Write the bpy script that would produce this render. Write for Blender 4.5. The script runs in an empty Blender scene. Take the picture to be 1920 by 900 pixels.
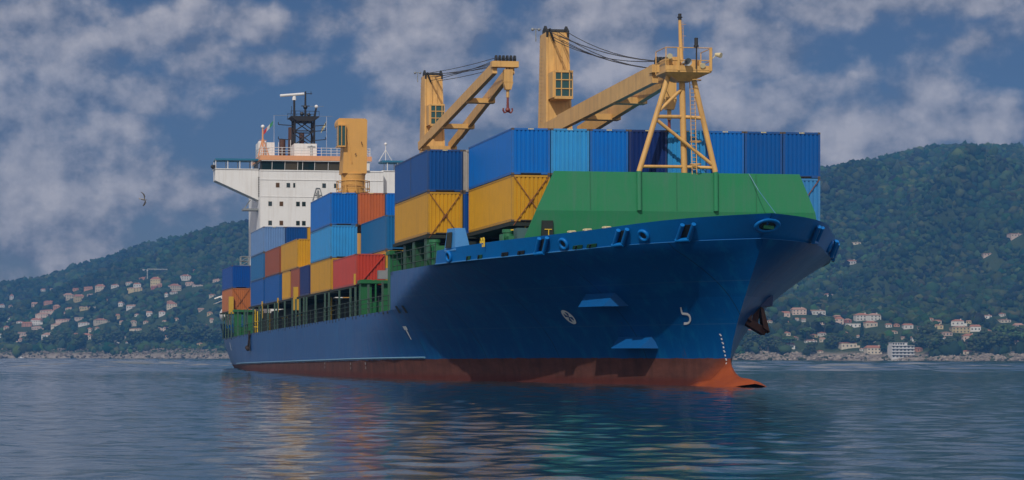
import bpy, bmesh, math, random
import numpy as np
from mathutils import Vector, Matrix, Euler

R = math.radians
random.seed(7)
scene = bpy.context.scene
COL = scene.collection

# ------------------------------------------------------------------ camera
EYE = 1.6                                   # camera height above the water
cam_data = bpy.data.cameras.new('camera')
cam = bpy.data.objects.new('camera', cam_data)
COL.objects.link(cam)
cam_data.sensor_width = 36.0
cam_data.lens = 36.0 * 3909.6 / 1920.0
cam_data.shift_x = (960.0 - 494.4) / 1920.0
cam_data.shift_y = (670.4 - 450.0) / 1920.0
cam_data.clip_start = 0.5
cam_data.clip_end = 60000.0
cam.matrix_world = Matrix.Translation((0, 0, EYE)) @ Matrix.Rotation(R(90), 4, 'X') @ Matrix.Rotation(0.0018, 4, 'Z')
scene.camera = cam

# ------------------------------------------------------------------ ship frame
HEAD = R(7.0)                               # angle between the ship's axis and the line of sight
SHIP_M = Matrix.Translation((25.26, 130.56, 0)) @ Matrix.Rotation(-(math.pi / 2 - HEAD), 4, 'Z')
FWD = Vector((math.sin(HEAD), -math.cos(HEAD), 0))
STB = Vector((-math.cos(HEAD), -math.sin(HEAD), 0))

# ------------------------------------------------------------------ sun and sky
SUN_EL, SUN_OFF = R(41.0), R(28.0)
to_sun = (FWD * math.cos(SUN_OFF) + STB * math.sin(SUN_OFF)) * math.cos(SUN_EL) + Vector((0, 0, math.sin(SUN_EL)))
sun_data = bpy.data.lights.new('sun', 'SUN')
sun_data.energy = 4.7
sun_data.angle = R(0.5)
sun_data.color = (1.0, 0.95, 0.87)
sun = bpy.data.objects.new('sun', sun_data)
COL.objects.link(sun)
sun.rotation_euler = to_sun.to_track_quat('Z', 'Y').to_euler()
sun.location = (0, 0, 300)

scene.view_settings.view_transform = 'Standard'
scene.view_settings.look = 'None'
scene.view_settings.gamma = 1.0
scene.view_settings.use_curve_mapping = False
scene.view_settings.exposure = -0.90
scene.render.film_transparent = False
scene.cycles.max_bounces = 6
scene.cycles.glossy_bounces = 3
scene.cycles.diffuse_bounces = 2
scene.cycles.transmission_bounces = 2
scene.cycles.volume_bounces = 0
scene.cycles.use_denoising = True
scene.cycles.sample_clamp_indirect = 6.0

world = bpy.data.worlds.new('World')
scene.world = world
world.use_nodes = True
wt = world.node_tree
wt.nodes.clear()


def wn(kind, **kw):
    n = wt.nodes.new(kind)
    for k, v in kw.items():
        setattr(n, k, v)
    return n


def wmath(op, a, b=None, c=None, clamp=False):
    n = wn('ShaderNodeMath', operation=op, use_clamp=clamp)
    for i, v in enumerate((a, b, c)):
        if v is None:
            continue
        if isinstance(v, (int, float)):
            n.inputs[i].default_value = v
        else:
            wt.links.new(v, n.inputs[i])
    return n.outputs[0]


def build_world():
    lk = wt.links.new
    out = wn('ShaderNodeOutputWorld')
    bg = wn('ShaderNodeBackground')
    bg.inputs['Strength'].default_value = 0.09
    sky = wn('ShaderNodeTexSky', sky_type='NISHITA')
    sky.sun_disc = False
    sky.sun_elevation = SUN_EL
    sky.sun_rotation = math.atan2(to_sun.x, to_sun.y)
    sky.air_density = 1.0
    sky.dust_density = 0.4
    sky.ozone_density = 4.0
    tint = wn('ShaderNodeMix', data_type='RGBA', blend_type='MULTIPLY')
    tint.inputs[0].default_value = 1.0
    lk(sky.outputs[0], tint.inputs[6])
    tint.inputs[7].default_value = SKY_TINT
    tc = wn('ShaderNodeTexCoord')
    sep = wn('ShaderNodeSeparateXYZ')
    lk(tc.outputs['Generated'], sep.inputs[0])
    hyp = wmath('SQRT', wmath('ADD', wmath('POWER', sep.outputs[0], 2.0), wmath('POWER', sep.outputs[1], 2.0)))
    az = wmath('ARCTAN2', sep.outputs[0], sep.outputs[1])          # radians, 0 = the way the camera looks
    el = wmath('ARCTAN2', sep.outputs[2], hyp)
    co = wn('ShaderNodeCombineXYZ')
    lk(az, co.inputs[0]); lk(wmath('MULTIPLY', el, 1.15), co.inputs[1])
    # ragged edges: bend the coordinates with noise before measuring the cloud cells
    def noise(scale, detail, rough, vec, off=0.0, dist=0.0):
        n = wn('ShaderNodeTexNoise')
        n.inputs['Scale'].default_value = scale
        n.inputs['Detail'].default_value = detail
        n.inputs['Roughness'].default_value = rough
        n.inputs['Distortion'].default_value = dist
        if off:
            m = wn('ShaderNodeVectorMath', operation='ADD')
            lk(vec, m.inputs[0]); m.inputs[1].default_value = (off, off * .7, off * .3)
            vec = m.outputs[0]
        if vec is not None:
            lk(vec, n.inputs['Vector'])
        return n
    warp = noise(18.0, 4.0, 0.6, co.outputs[0], 3.1)
    ws = wn('ShaderNodeVectorMath', operation='SUBTRACT')
    lk(warp.outputs['Color'], ws.inputs[0]); ws.inputs[1].default_value = (.5, .5, .5)
    wm = wn('ShaderNodeVectorMath', operation='MULTIPLY_ADD')
    lk(ws.outputs[0], wm.inputs[0]); wm.inputs[1].default_value = (.035, .03, 0); lk(co.outputs[0], wm.inputs[2])
    P = wm.outputs[0]
    total = None
    for (x, y, rx, ry, a) in CLOUDS:                                # picture directions turned into azimuth and elevation
        A = math.atan((x - 494.4) / 3909.6)
        E = math.atan((670.4 - y) / 3909.6) * 1.15
        d = wn('ShaderNodeVectorMath', operation='SUBTRACT')
        lk(P, d.inputs[0]); d.inputs[1].default_value = (A, E, 0)
        d2 = wn('ShaderNodeVectorMath', operation='MULTIPLY')
        lk(d.outputs[0], d2.inputs[0]); d2.inputs[1].default_value = (3909.6 / rx / 1.14, 3909.6 / ry / 1.15 / 1.14, 0)
        ln = wn('ShaderNodeVectorMath', operation='LENGTH')
        lk(d2.outputs[0], ln.inputs[0])
        g = wmath('MULTIPLY', wmath('SUBTRACT', 1.0, wmath('MULTIPLY', ln.outputs['Value'], 0.5), clamp=True), a)
        total = g if total is None else wmath('MAXIMUM', total, g)
    # the unseen rest of the sky: cloud, thickened to brighten the water's reflection
    far = noise(2.2, 3.0, 0.55, tc.outputs['Generated'], 1.7)
    def ease(v, a, b):
        n = wn('ShaderNodeMapRange', interpolation_type='SMOOTHSTEP')
        lk(v, n.inputs[0]); n.inputs[1].default_value = a; n.inputs[2].default_value = b
        return n.outputs[0]
    outside = ease(wmath('ABSOLUTE', wmath('SUBTRACT', az, 0.12)), 0.26, 0.46)
    high = ease(el, 0.175, 0.26)
    om = wmath('MAXIMUM', outside, high)
    total = wmath('ADD', wmath('MULTIPLY', total, wmath('SUBTRACT', 1.0, om)), wmath('MULTIPLY', om, wmath('MULTIPLY_ADD', far.outputs[0], 0.9, 0.62)))
    n1 = noise(21.0, 8.0, 0.56, co.outputs[0], 0.0, 0.0)
    n2 = noise(75.0, 5.0, 0.6, co.outputs[0], 5.0)
    dens = wmath('ADD', total, wmath('MULTIPLY', wmath('SUBTRACT', n1.outputs[0], 0.5), 1.25))
    dens = wmath('ADD', dens, wmath('MULTIPLY', wmath('SUBTRACT', n2.outputs[0], 0.5), 0.22))
    cover = wn('ShaderNodeMapRange', interpolation_type='SMOOTHSTEP')
    lk(dens, cover.inputs[0])
    cover.inputs[1].default_value = 0.16; cover.inputs[2].default_value = 0.50
    cover.inputs[3].default_value = 0.0; cover.inputs[4].default_value = 0.93
    # cloud tone: brighter cores and tops, greyer thin parts and bases
    n1b = noise(21.0, 6.0, 0.56, None, 0.0, 0.0)
    sh = wn('ShaderNodeVectorMath', operation='ADD')
    lk(co.outputs[0], sh.inputs[0]); sh.inputs[1].default_value = (-.0045, .0085, 0)
    lk(sh.outputs[0], n1b.inputs['Vector'])
    relief = wmath('MULTIPLY', wmath('SUBTRACT', n1.outputs[0], n1b.outputs[0]), 1.9)
    n3 = noise(34.0, 6.0, 0.6, co.outputs[0], 9.3)
    tone = wn('ShaderNodeMapRange')
    lk(wmath('ADD', relief, wmath('ADD', wmath('MULTIPLY', dens, 0.50), wmath('MULTIPLY', n3.outputs[0], 0.75))), tone.inputs[0])
    tone.inputs[1].default_value = 0.34; tone.inputs[2].default_value = 0.98
    ramp = wn('ShaderNodeMix', data_type='RGBA')
    lk(tone.outputs[0], ramp.inputs[0])
    ramp.inputs[6].default_value = CLOUD_DARK
    ramp.inputs[7].default_value = CLOUD_LIGHT
    mix = wn('ShaderNodeMix', data_type='RGBA')
    # unseen cloud above the view, brightness added to make the water paler
    bank = wmath('MULTIPLY', om, wmath('MULTIPLY', wmath('SUBTRACT', 1.0, ease(el, .42, .75)), wmath('SUBTRACT', 1.0, ease(wmath('ABSOLUTE', wmath('SUBTRACT', az, .12)), .45, 1.0))))
    lift = wn('ShaderNodeVectorMath', operation='SCALE')
    lk(ramp.outputs[2], lift.inputs[0]); lk(wmath('MULTIPLY_ADD', bank, 0.22, 1.0), lift.inputs['Scale'])
    lk(cover.outputs[0], mix.inputs[0]); lk(tint.outputs[2], mix.inputs[6]); lk(lift.outputs[0], mix.inputs[7])
    lk(mix.outputs[2], bg.inputs['Color'])
    lk(bg.outputs[0], out.inputs['Surface'])


SKY_TINT = (0.50, 0.48, 0.61, 1)
CLOUD_DARK = (2.9, 3.1, 4.2, 1)
CLOUD_LIGHT = (12.2, 11.1, 11.0, 1)
CLOUDS = [
    (40, 60, 120, 90, .62), (60, 200, 140, 110, .70), (110, 320, 110, 80, .75), (30, 430, 120, 110, .62), (175, 375, 60, 50, .5),
    (300, 60, 90, 40, .62), (360, 25, 60, 40, .58), (385, 120, 60, 60, .66), (430, 165, 50, 26, .5), (150, 80, 60, 22, .52), (280, 175, 80, 34, .66),
    (470, 35, 60, 36, .62), (540, 115, 60, 30, .62), (620, 40, 60, 36, .60), (350, 130, 50, 80, .45),
    (800, 60, 130, 80, .80), (740, 25, 100, 40, .70), (830, 140, 100, 80, .74), (900, 210, 100, 70, .66), (700, 240, 50, 36, .55), (760, 260, 70, 40, .6),
    (980, 110, 70, 70, .72), (1100, 40, 110, 60, .78), (1160, 120, 90, 70, .70), (1180, 190, 60, 60, .62), (1280, 20, 50, 50, .66),
    (1380, 20, 50, 30, .6), (1440, 100, 100, 50, .76), (1560, 40, 120, 44, .74), (1680, 25, 110, 40, .70), (1800, 20, 110, 40, .66), (1900, 60, 60, 50, .5),
    (1820, 110, 80, 40, .66), (1500, 190, 90, 46, .74), (1400, 220, 90, 60, .62), (1590, 270, 110, 50, .74), (1560, 230, 70, 60, .66), (1730, 200, 60, 50, .66),
    (1850, 245, 80, 34, .68), (1770, 250, 60, 30, .5), (1340, 165, 50, 60, .55),
    (160, 310, 70, 40, .66), (230, 240, 60, 40, .55), (240, 360, 120, 46, .66), (330, 375, 80, 50, .66), (90, 450, 140, 60, .80), (150, 500, 120, 50, .66),
    (290, 430, 60, 30, .48), (390, 420, 60, 30, .4), (560, 300, 60, 26, .40), (650, 300, 60, 30, .42),
]
HAZE = 0.00015
build_world()

# ------------------------------------------------------------------ materials
MATS = {}


def mat(name, col, rough=0.5, metal=0.0, dirt=0.25, scale=1.2, streak=0.0, bump=0.0, spec=0.5, ior=1.5, coat=0.0, dirtcol=None, rnd=0.0, emit=None):
    """Painted or plain surface with uneven colour: blotches, optional vertical streaks, optional dents."""
    if name in MATS:
        return MATS[name]
    m = bpy.data.materials.new(name)
    m.use_nodes = True
    t = m.node_tree
    b = t.nodes['Principled BSDF']
    lk = t.links.new
    b.inputs['Roughness'].default_value = rough
    b.inputs['Metallic'].default_value = metal
    b.inputs['Specular IOR Level'].default_value = spec
    b.inputs['IOR'].default_value = ior
    if coat:
        b.inputs['Coat Weight'].default_value = coat
        b.inputs['Coat Roughness'].default_value = 0.15
    tc = t.nodes.new('ShaderNodeTexCoord')
    info = t.nodes.new('ShaderNodeObjectInfo')
    off = t.nodes.new('ShaderNodeVectorMath'); off.operation = 'MULTIPLY_ADD'
    cmb = t.nodes.new('ShaderNodeCombineXYZ')
    for i in range(3):
        lk(info.outputs['Random'], cmb.inputs[i])
    lk(cmb.outputs[0], off.inputs[0]); off.inputs[1].default_value = (40, 23, 11); lk(tc.outputs['Object'], off.inputs[2])
    n = t.nodes.new('ShaderNodeTexNoise')
    n.inputs['Scale'].default_value = scale; n.inputs['Detail'].default_value = 7; n.inputs['Roughness'].default_value = .65
    lk(off.outputs[0], n.inputs['Vector'])
    mr = t.nodes.new('ShaderNodeMapRange')
    lk(n.outputs[0], mr.inputs[0]); mr.inputs[1].default_value = .35; mr.inputs[2].default_value = .75
    mr.inputs[3].default_value = 0; mr.inputs[4].default_value = dirt
    fac = mr.outputs[0]
    if streak:
        mp = t.nodes.new('ShaderNodeMapping'); mp.inputs['Scale'].default_value = (2.6, 2.6, 0.12)
        lk(off.outputs[0], mp.inputs[0])
        n2 = t.nodes.new('ShaderNodeTexNoise'); n2.inputs['Scale'].default_value = 1.6; n2.inputs['Detail'].default_value = 5
        lk(mp.outputs[0], n2.inputs['Vector'])
        m2 = t.nodes.new('ShaderNodeMapRange'); lk(n2.outputs[0], m2.inputs[0])
        m2.inputs[1].default_value = .48; m2.inputs[2].default_value = .75; m2.inputs[3].default_value = 0; m2.inputs[4].default_value = streak
        ad = t.nodes.new('ShaderNodeMath'); ad.operation = 'ADD'; ad.use_clamp = True
        lk(fac, ad.inputs[0]); lk(m2.outputs[0], ad.inputs[1]); fac = ad.outputs[0]
    mx = t.nodes.new('ShaderNodeMix'); mx.data_type = 'RGBA'
    lk(fac, mx.inputs[0])
    mx.inputs[6].default_value = (*col, 1)
    dc = dirtcol or tuple(c * .45 + .01 for c in col)
    mx.inputs[7].default_value = (*dc, 1)
    src = mx.outputs[2]
    if rnd:
        hs = t.nodes.new('ShaderNodeHueSaturation')
        m3 = t.nodes.new('ShaderNodeMapRange'); lk(info.outputs['Random'], m3.inputs[0])
        m3.inputs[3].default_value = 1 - rnd; m3.inputs[4].default_value = 1 + rnd
        lk(m3.outputs[0], hs.inputs['Value']); lk(src, hs.inputs['Color']); src = hs.outputs[0]
    lk(src, b.inputs['Base Color'])
    if bump:
        bp = t.nodes.new('ShaderNodeBump'); bp.inputs['Strength'].default_value = bump; bp.inputs['Distance'].default_value = .05
        lk(n.outputs[0], bp.inputs['Height']); lk(bp.outputs[0], b.inputs['Normal'])
    if emit:
        b.inputs['Emission Color'].default_value = (*emit[0], 1); b.inputs['Emission Strength'].default_value = emit[1]
    MATS[name] = m
    return m


# ------------------------------------------------------------------ mesh builder
class MB:
    def __init__(self):
        self.v, self.f = [], []

    def add(self, vs, fs):
        o = len(self.v)
        self.v.extend(tuple(v) for v in vs)
        self.f.extend(tuple(i + o for i in f) for f in fs)
        return self

    def box(self, x0, x1, y0, y1, z0, z1):
        x0, x1 = min(x0, x1), max(x0, x1); y0, y1 = min(y0, y1), max(y0, y1); z0, z1 = min(z0, z1), max(z0, z1)
        return self.add([(x0, y0, z0), (x1, y0, z0), (x1, y1, z0), (x0, y1, z0), (x0, y0, z1), (x1, y0, z1), (x1, y1, z1), (x0, y1, z1)],
                        [(0, 3, 2, 1), (4, 5, 6, 7), (0, 1, 5, 4), (1, 2, 6, 5), (2, 3, 7, 6), (3, 0, 4, 7)])

    def sbox(self, s0, s1, p0, p1, z0, z1):          # ship coordinates: s aft, p to port
        return self.box(-s0, -s1, p0, p1, z0, z1)

    def bar(self, a, b, w, h=None, up=(0, 0, 1)):
        a, b = Vector(a), Vector(b)
        h = h or w
        d = (b - a).normalized()
        u = Vector(up)
        if abs(d.dot(u)) > .98:
            u = Vector((1, 0, 0))
        sx = d.cross(u).normalized(); sy = sx.cross(d).normalized()
        vs = []
        for q in (a, b):
            for i, j in ((-1, -1), (1, -1), (1, 1), (-1, 1)):
                vs.append(q + sx * (i * w / 2) + sy * (j * h / 2))
        return self.add(vs, [(0, 1, 2, 3), (7, 6, 5, 4), (0, 4, 5, 1), (1, 5, 6, 2), (2, 6, 7, 3), (3, 7, 4, 0)])

    def tube(self, a, b, r0, r1=None, n=8, caps=True):
        a, b = Vector(a), Vector(b)
        r1 = r0 if r1 is None else r1
        d = (b - a).normalized()
        u = Vector((0, 0, 1)) if abs(d.z) < .95 else Vector((1, 0, 0))
        sx = d.cross(u).normalized(); sy = d.cross(sx)
        vs = []
        for q, r in ((a, r0), (b, r1)):
            for k in range(n):
                t = 2 * math.pi * k / n
                vs.append(q + sx * (r * math.cos(t)) + sy * (r * math.sin(t)))
        fs = [(k, (k + 1) % n, n + (k + 1) % n, n + k) for k in range(n)]
        if caps:
            fs += [tuple(range(n - 1, -1, -1)), tuple(range(n, 2 * n))]
        return self.add(vs, fs)

    def path(self, pts, r, n=5):
        for a, b in zip(pts[:-1], pts[1:]):
            self.tube(a, b, r, r, n)
        return self

    def prism(self, poly, vec):
        """polygon (3D points) pushed along vec"""
        n = len(poly)
        vec = Vector(vec)
        vs = [Vector(p) for p in poly] + [Vector(p) + vec for p in poly]
        fs = [tuple(range(n - 1, -1, -1)), tuple(range(n, 2 * n))] + [(k, (k + 1) % n, n + (k + 1) % n, n + k) for k in range(n)]
        return self.add(vs, fs)

    def ball(self, c, r, n=8, m=6, sz=1.0):
        c = Vector(c)
        vs, fs = [], []
        for i in range(m + 1):
            ph = math.pi * i / m
            for k in range(n):
                t = 2 * math.pi * k / n
                vs.append(c + Vector((r * math.sin(ph) * math.cos(t), r * math.sin(ph) * math.sin(t), r * sz * math.cos(ph))))
        for i in range(m):
            for k in range(n):
                fs.append((i * n + k, (i + 1) * n + k, (i + 1) * n + (k + 1) % n, i * n + (k + 1) % n))
        return self.add(vs, fs)

    def ring(self, c, nrm, up, R1, r, sx=1.0, n=20, m=8):
        """a torus lying in the plane across nrm"""
        c, nrm, up = Vector(c), Vector(nrm).normalized(), Vector(up).normalized()
        t = nrm.cross(up).normalized()
        vs, fs = [], []
        for i in range(n):
            a = 2 * math.pi * i / n
            d = t * math.cos(a) * sx + up * math.sin(a)
            dn = d.normalized()
            for j in range(m):
                b = 2 * math.pi * j / m
                vs.append(c + d * R1 + dn * (r * math.cos(b)) + nrm * (r * math.sin(b)))
        for i in range(n):
            for j in range(m):
                fs.append((i * m + j, ((i + 1) % n) * m + j, ((i + 1) % n) * m + (j + 1) % m, i * m + (j + 1) % m))
        return self.add(vs, fs)

    def mesh(self, name, material=None, smooth=None, weld=False, fix=True):
        me = bpy.data.meshes.new(name)
        me.from_pydata(self.v, [], self.f)
        if weld or fix:
            bm = bmesh.new(); bm.from_mesh(me)
            if weld:
                bmesh.ops.remove_doubles(bm, verts=bm.verts, dist=1e-4)
            bmesh.ops.recalc_face_normals(bm, faces=bm.faces)
            bm.to_mesh(me); bm.free()
        if material:
            me.materials.append(material)
        if smooth:
            me.polygons.foreach_set('use_smooth', [True] * len(me.polygons))
            me.set_sharp_from_angle(angle=R(smooth))
        me.update()
        return me


def link(name, me, parent=None):
    o = bpy.data.objects.new(name, me)
    COL.objects.link(o)
    if parent:
        o.parent = parent
    return o


def part(name, mb, material, parent, smooth=None, label=None, weld=False, fix=True):
    o = link(name, mb.mesh(name, material, smooth, weld, fix), parent)
    if label:
        o['label'] = label
    return o


def tag(o, label=None, cat=None, group=None, kind=None):
    if label: o['label'] = label
    if cat: o['category'] = cat
    if group: o['group'] = group
    if kind: o['kind'] = kind
    return o


def empty(name, loc=(0, 0, 0)):
    o = bpy.data.objects.new(name, None)
    o.empty_display_size = 1
    o.location = loc
    COL.objects.link(o)
    return o


def S(s, p, z):
    return Vector((-s, p, z))


def lerp(x, xs, ys):
    return float(np.interp(x, xs, ys))
# ------------------------------------------------------------------ colours
M_WHITE = mat('white_paint', (.80, .80, .79), .45, dirt=.15, scale=.5, streak=.26, dirtcol=(.48, .42, .36))
M_YEL = mat('crane_paint', (.72, .42, .13), .5, dirt=.40, scale=.7, streak=.42, dirtcol=(.36, .19, .07))
M_OCHRE = mat('crane_ochre_paint', (.70, .37, .09), .5, dirt=.25, scale=.5, streak=.2, dirtcol=(.42, .22, .06))
M_GREEN = mat('breakwater_green', (.024, .225, .095), .5, ior=1.3, dirt=.5, scale=.5, streak=.45, dirtcol=(.065, .20, .125))
M_DGREEN = mat('deck_green', (.012, .085, .032), .5, dirt=.4, scale=1.5)
M_POST = mat('post_green', (.05, .105, .08), .5, dirt=.4, scale=2)
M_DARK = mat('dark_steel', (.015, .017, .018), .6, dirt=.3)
M_VOID = mat('hold_shadow_paint', (.012, .02, .016), .8, dirt=.3)  # near-black colour standing in for shade under the stacks and inside openings
M_BLACK = mat('mast_black', (.012, .012, .014), .5, dirt=.3)
M_GLASS = mat('window_glass', (.01, .03, .035), .06, dirt=0, spec=.8)
M_CABGL = mat('cab_glass', (.01, .07, .07), .08, dirt=0, spec=.7)
M_BLUE = mat('bulwark_blue', (.002, .16, .50), .42, ior=1.3, dirt=.3, scale=.4, streak=.12, dirtcol=(.01, .07, .25))
M_TEAL = mat('rail_teal', (.02, .17, .30), .4, dirt=.2)
M_ORANGE = mat('fascia_orange', (.78, .36, .17), .5, dirt=.2)
M_REDHOOK = mat('hook_red', (.20, .03, .02), .5, dirt=.4, scale=3)
M_RUST = mat('rust', (.10, .042, .024), .8, dirt=.6, scale=2, dirtcol=(.04, .015, .01))
M_YELL = mat('safety_yellow', (.75, .50, .03), .5, dirt=.2)
M_MARK = mat('mark_white', (.72, .74, .76), .5, dirt=.25, scale=2)
M_GREY = mat('machinery_grey', (.24, .26, .27), .5, dirt=.3)
M_ROPE = mat('rope_dark', (.035, .022, .018), .9, dirt=.4, scale=5)
M_CABLE = mat('cable_dark', (.012, .012, .014), .6, dirt=0)
M_RODS = mat('lashing_rod_rust', (.22, .075, .03), .7, dirt=.4, scale=3)


def hull_material():
    m = bpy.data.materials.new('hull_paint')
    m.use_nodes = True
    t = m.node_tree; b = t.nodes['Principled BSDF']; lk = t.links.new

    def N(k, **kw):
        n = t.nodes.new(k)
        for a, v in kw.items():
            setattr(n, a, v)
        return n

    def math_(op, a, b_=0.0, clamp=False):
        n = N('ShaderNodeMath', operation=op, use_clamp=clamp)
        for i, v in enumerate((a, b_)):
            if isinstance(v, (int, float)): n.inputs[i].default_value = v
            else: lk(v, n.inputs[i])
        return n.outputs[0]

    def mix(f, a, c):
        n = N('ShaderNodeMix', data_type='RGBA')
        if isinstance(f, (int, float)): n.inputs[0].default_value = f
        else: lk(f, n.inputs[0])
        for i, v in ((6, a), (7, c)):
            if isinstance(v, tuple): n.inputs[i].default_value = (*v, 1)
            else: lk(v, n.inputs[i])
        return n.outputs[2]

    def rng(x, a, c, lo=0.0, hi=1.0):
        n = N('ShaderNodeMapRange')
        lk(x, n.inputs[0]); n.inputs[1].default_value = a; n.inputs[2].default_value = c
        n.inputs[3].default_value = lo; n.inputs[4].default_value = hi
        return n.outputs[0]

    def noise(scale, sc=(1, 1, 1), detail=6, rough=.6):
        mp = N('ShaderNodeMapping'); mp.inputs['Scale'].default_value = sc
        lk(tc.outputs['Object'], mp.inputs[0])
        n = N('ShaderNodeTexNoise'); n.inputs['Scale'].default_value = scale; n.inputs['Detail'].default_value = detail
        n.inputs['Roughness'].default_value = rough
        lk(mp.outputs[0], n.inputs['Vector'])
        return n.outputs[0]
    tc = N('ShaderNodeTexCoord')
    sp = N('ShaderNodeSeparateXYZ'); lk(tc.outputs['Object'], sp.inputs[0])
    x, z = sp.outputs[0], sp.outputs[2]
    edge = rng(x, -140.0, -8.0, 0.68, 1.6)
    rag = math_('MULTIPLY', math_('SUBTRACT', noise(1.6, (.6, .6, .4), 8, .78), .5), .30)
    above = math_('GREATER_THAN', z, math_('ADD', edge, rag))
    # topside blue with faint plate rows, blotches and run-off streaks
    big = rng(noise(.09, (1, 1, 1.5), 4), .3, .7)
    blue = mix(big, (.0008, .064, .235), (.001, .082, .275))
    st = rng(noise(1.0, (1.3, 1.3, .07), 5), .5, .78, 0, .6)
    blue = mix(st, blue, (.006, .165, .37))
    chalk = rng(noise(.5, (1, 1, 2), 8, .7), .5, .8, 0, .30)
    blue = mix(chalk, blue, (.002, .045, .17))
    rst = rng(noise(1.0, (2.2, 2.2, .09), 4), .64, .76, 0, .6)
    rst = math_('MULTIPLY', rst, rng(noise(.16, (1, 1, 1), 3), .52, .62))
    blue = mix(rst, blue, (.085, .045, .035))
    vs_ = math_('LESS_THAN', math_('ABSOLUTE', math_('SUBTRACT', math_('FRACT', math_('MULTIPLY', x, .115)), .5)), .0035)
    blue = mix(math_('MULTIPLY', vs_, .8), blue, (.01, .035, .09))
    scuff = rng(noise(1.0, (.10, .10, 3.2), 6, .7), .60, .70, 0, .5)
    scuff = math_('MULTIPLY', scuff, rng(noise(.13, (1, 1, 1), 3), .48, .6))
    blue = mix(scuff, blue, (.02, .13, .27))
    seam = math_('LESS_THAN', math_('ABSOLUTE', math_('SUBTRACT', math_('FRACT', math_('MULTIPLY', z, .42)), .5)), .012)
    blue = mix(math_('MULTIPLY', seam, .75), blue, (.02, .10, .26))
    # antifouling: faded brownish red, scraped and slimed, fresher orange-red around the bulb
    a = rng(noise(.5, (1, 1, 2.5), 8, .7), .3, .7)
    red = mix(a, (.15, .058, .044), (.085, .034, .028))
    red = mix(rng(noise(1.2, (1, 1, .16), 6), .46, .74, 0, .8), red, (.055, .028, .022))
    wet = math_('MULTIPLY', rng(z, .25, .60, 1.0, 0.0), .55)
    red = mix(wet, red, (.09, .014, .010))
    fresh = math_('MULTIPLY', rng(math_('ADD', x, math_('MULTIPLY', z, -1.8)), 7.6, 9.4), 1.0, True)
    red = mix(fresh, red, mix(a, (.36, .080, .025), (.24, .050, .018)))
    scr = rng(noise(3.0, (.35, .35, 2.0), 8, .8), .66, .72)
    red = mix(math_('MULTIPLY', scr, .5), red, (.05, .03, .03))
    lk(mix(above, red, blue), b.inputs['Base Color'])
    b.inputs['Specular IOR Level'].default_value = .5
    b.inputs['IOR'].default_value = 1.22
    lk(mix(above, (.62, .62, .62), mix(st, (.30, .30, .30), (.45, .45, .45))), b.inputs['Roughness'])
    bp = N('ShaderNodeBump'); bp.inputs['Strength'].default_value = .6; bp.inputs['Distance'].default_value = .06
    h = math_('ADD', noise(.35, (1, 1, .35), 3), math_('MULTIPLY', noise(1.1, (1, 1, 1), 3), .25))
    lk(h, bp.inputs['Height']); lk(bp.outputs[0], b.inputs['Normal'])
    return m


# ------------------------------------------------------------------ hull form
STEM_Z = [-3, -1.5, 0, 1.6, 2.5, 3.7, 5.2, 6.6, 7.8, 9.4]
STEM_S = [-11.0, -11.3, -11.5, -11.5, -11.9, -12.7, -14.0, -15.3, -16.4, -18.0]
DK_U = [0, .03, .055, .106, .22, .33, .47, .6, .75, .94, 1.0]
DK_B = [0, .10, .18, .26, .42, .51, .64, .755, .872, .985, 1.0]
WL_U = [0, .07, .147, .225, .343, .5, .657, .81, .97, 1.0]
WL_B = [0, .09, .2, .305, .46, .65, .82, .94, .995, 1.0]
BEAM = 13.1


def smooth_table(xs, ys, n=200, k=9):
    gx = np.linspace(0, 1, n + 1)
    gy = np.interp(gx, xs, ys)
    for _ in range(3):
        pad = np.concatenate([np.full(k, gy[0]), gy, np.full(k, gy[-1])])
        pad[:k] = 2 * gy[0] - gy[1:k + 1][::-1]
        pad[-k:] = 2 * gy[-1] - gy[-k - 1:-1][::-1]
        gy = np.convolve(pad, np.ones(2 * k + 1) / (2 * k + 1), 'valid')
    gy[0] = 0
    return gx, np.clip(gy, 0, 1)


DKX, DKY = smooth_table(DK_U, DK_B)
WLX, WLY = smooth_table(WL_U, WL_B)


def stem(z):
    return lerp(z, STEM_Z, STEM_S)


def half(s, z):
    w = min(1, (max(0, z) / 7.8) ** 1.7)
    L = 51 + (24.5 - 51) * w
    u = (s - stem(z)) / L
    b = 0 if u <= 0 else BEAM * ((1 - w) * lerp(min(u, 1), WLX, WLY) + w * lerp(min(u, 1), DKX, DKY))
    if s > 105:
        t = (s - 105) / 60.0
        zz = min(1, max(0, z / 6.0))
        low = 13.1 - 3.9 * max(0, t) ** 1.6
        high = 13.1 - 3.5 * max(0, (s - 145) / 20.0) ** 2
        b = min(b, low + (high - low) * zz ** .6)
    return b


def knuckle(s):
    return lerp(s, [-16.5, -9, 0, 7, 24], [8.15, 8.05, 7.85, 7.75, 7.9])


def low_edge(s):
    return lerp(s, [24, 68, 144, 148, 156], [5.1, 4.76, 4.12, 4.12, 4.12])


def hull_normal(s, z, side=-1):
    e = .15
    a = Vector((-(s + e), side * half(s + e, z), z)) - Vector((-(s - e), side * half(s - e, z), z))
    c = Vector((-s, side * half(s, z + e), z + e)) - Vector((-s, side * half(s, z - e), z - e))
    n = a.cross(c).normalized()
    if n.y * side < 0:
        n = -n
    return n, a.normalized()


def hull_pt(s, z, off=.03, side=-1):
    n, _ = hull_normal(s, z, side)
    return Vector((-s, side * half(s, z), z)) + n * off


ship = empty('cargo_ship')
ship.matrix_world = SHIP_M
tag(ship, 'blue hulled container ship with white bridge house and three yellow deck cranes', 'cargo ship')

hm = hull_material()
SEND = 160.0


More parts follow.
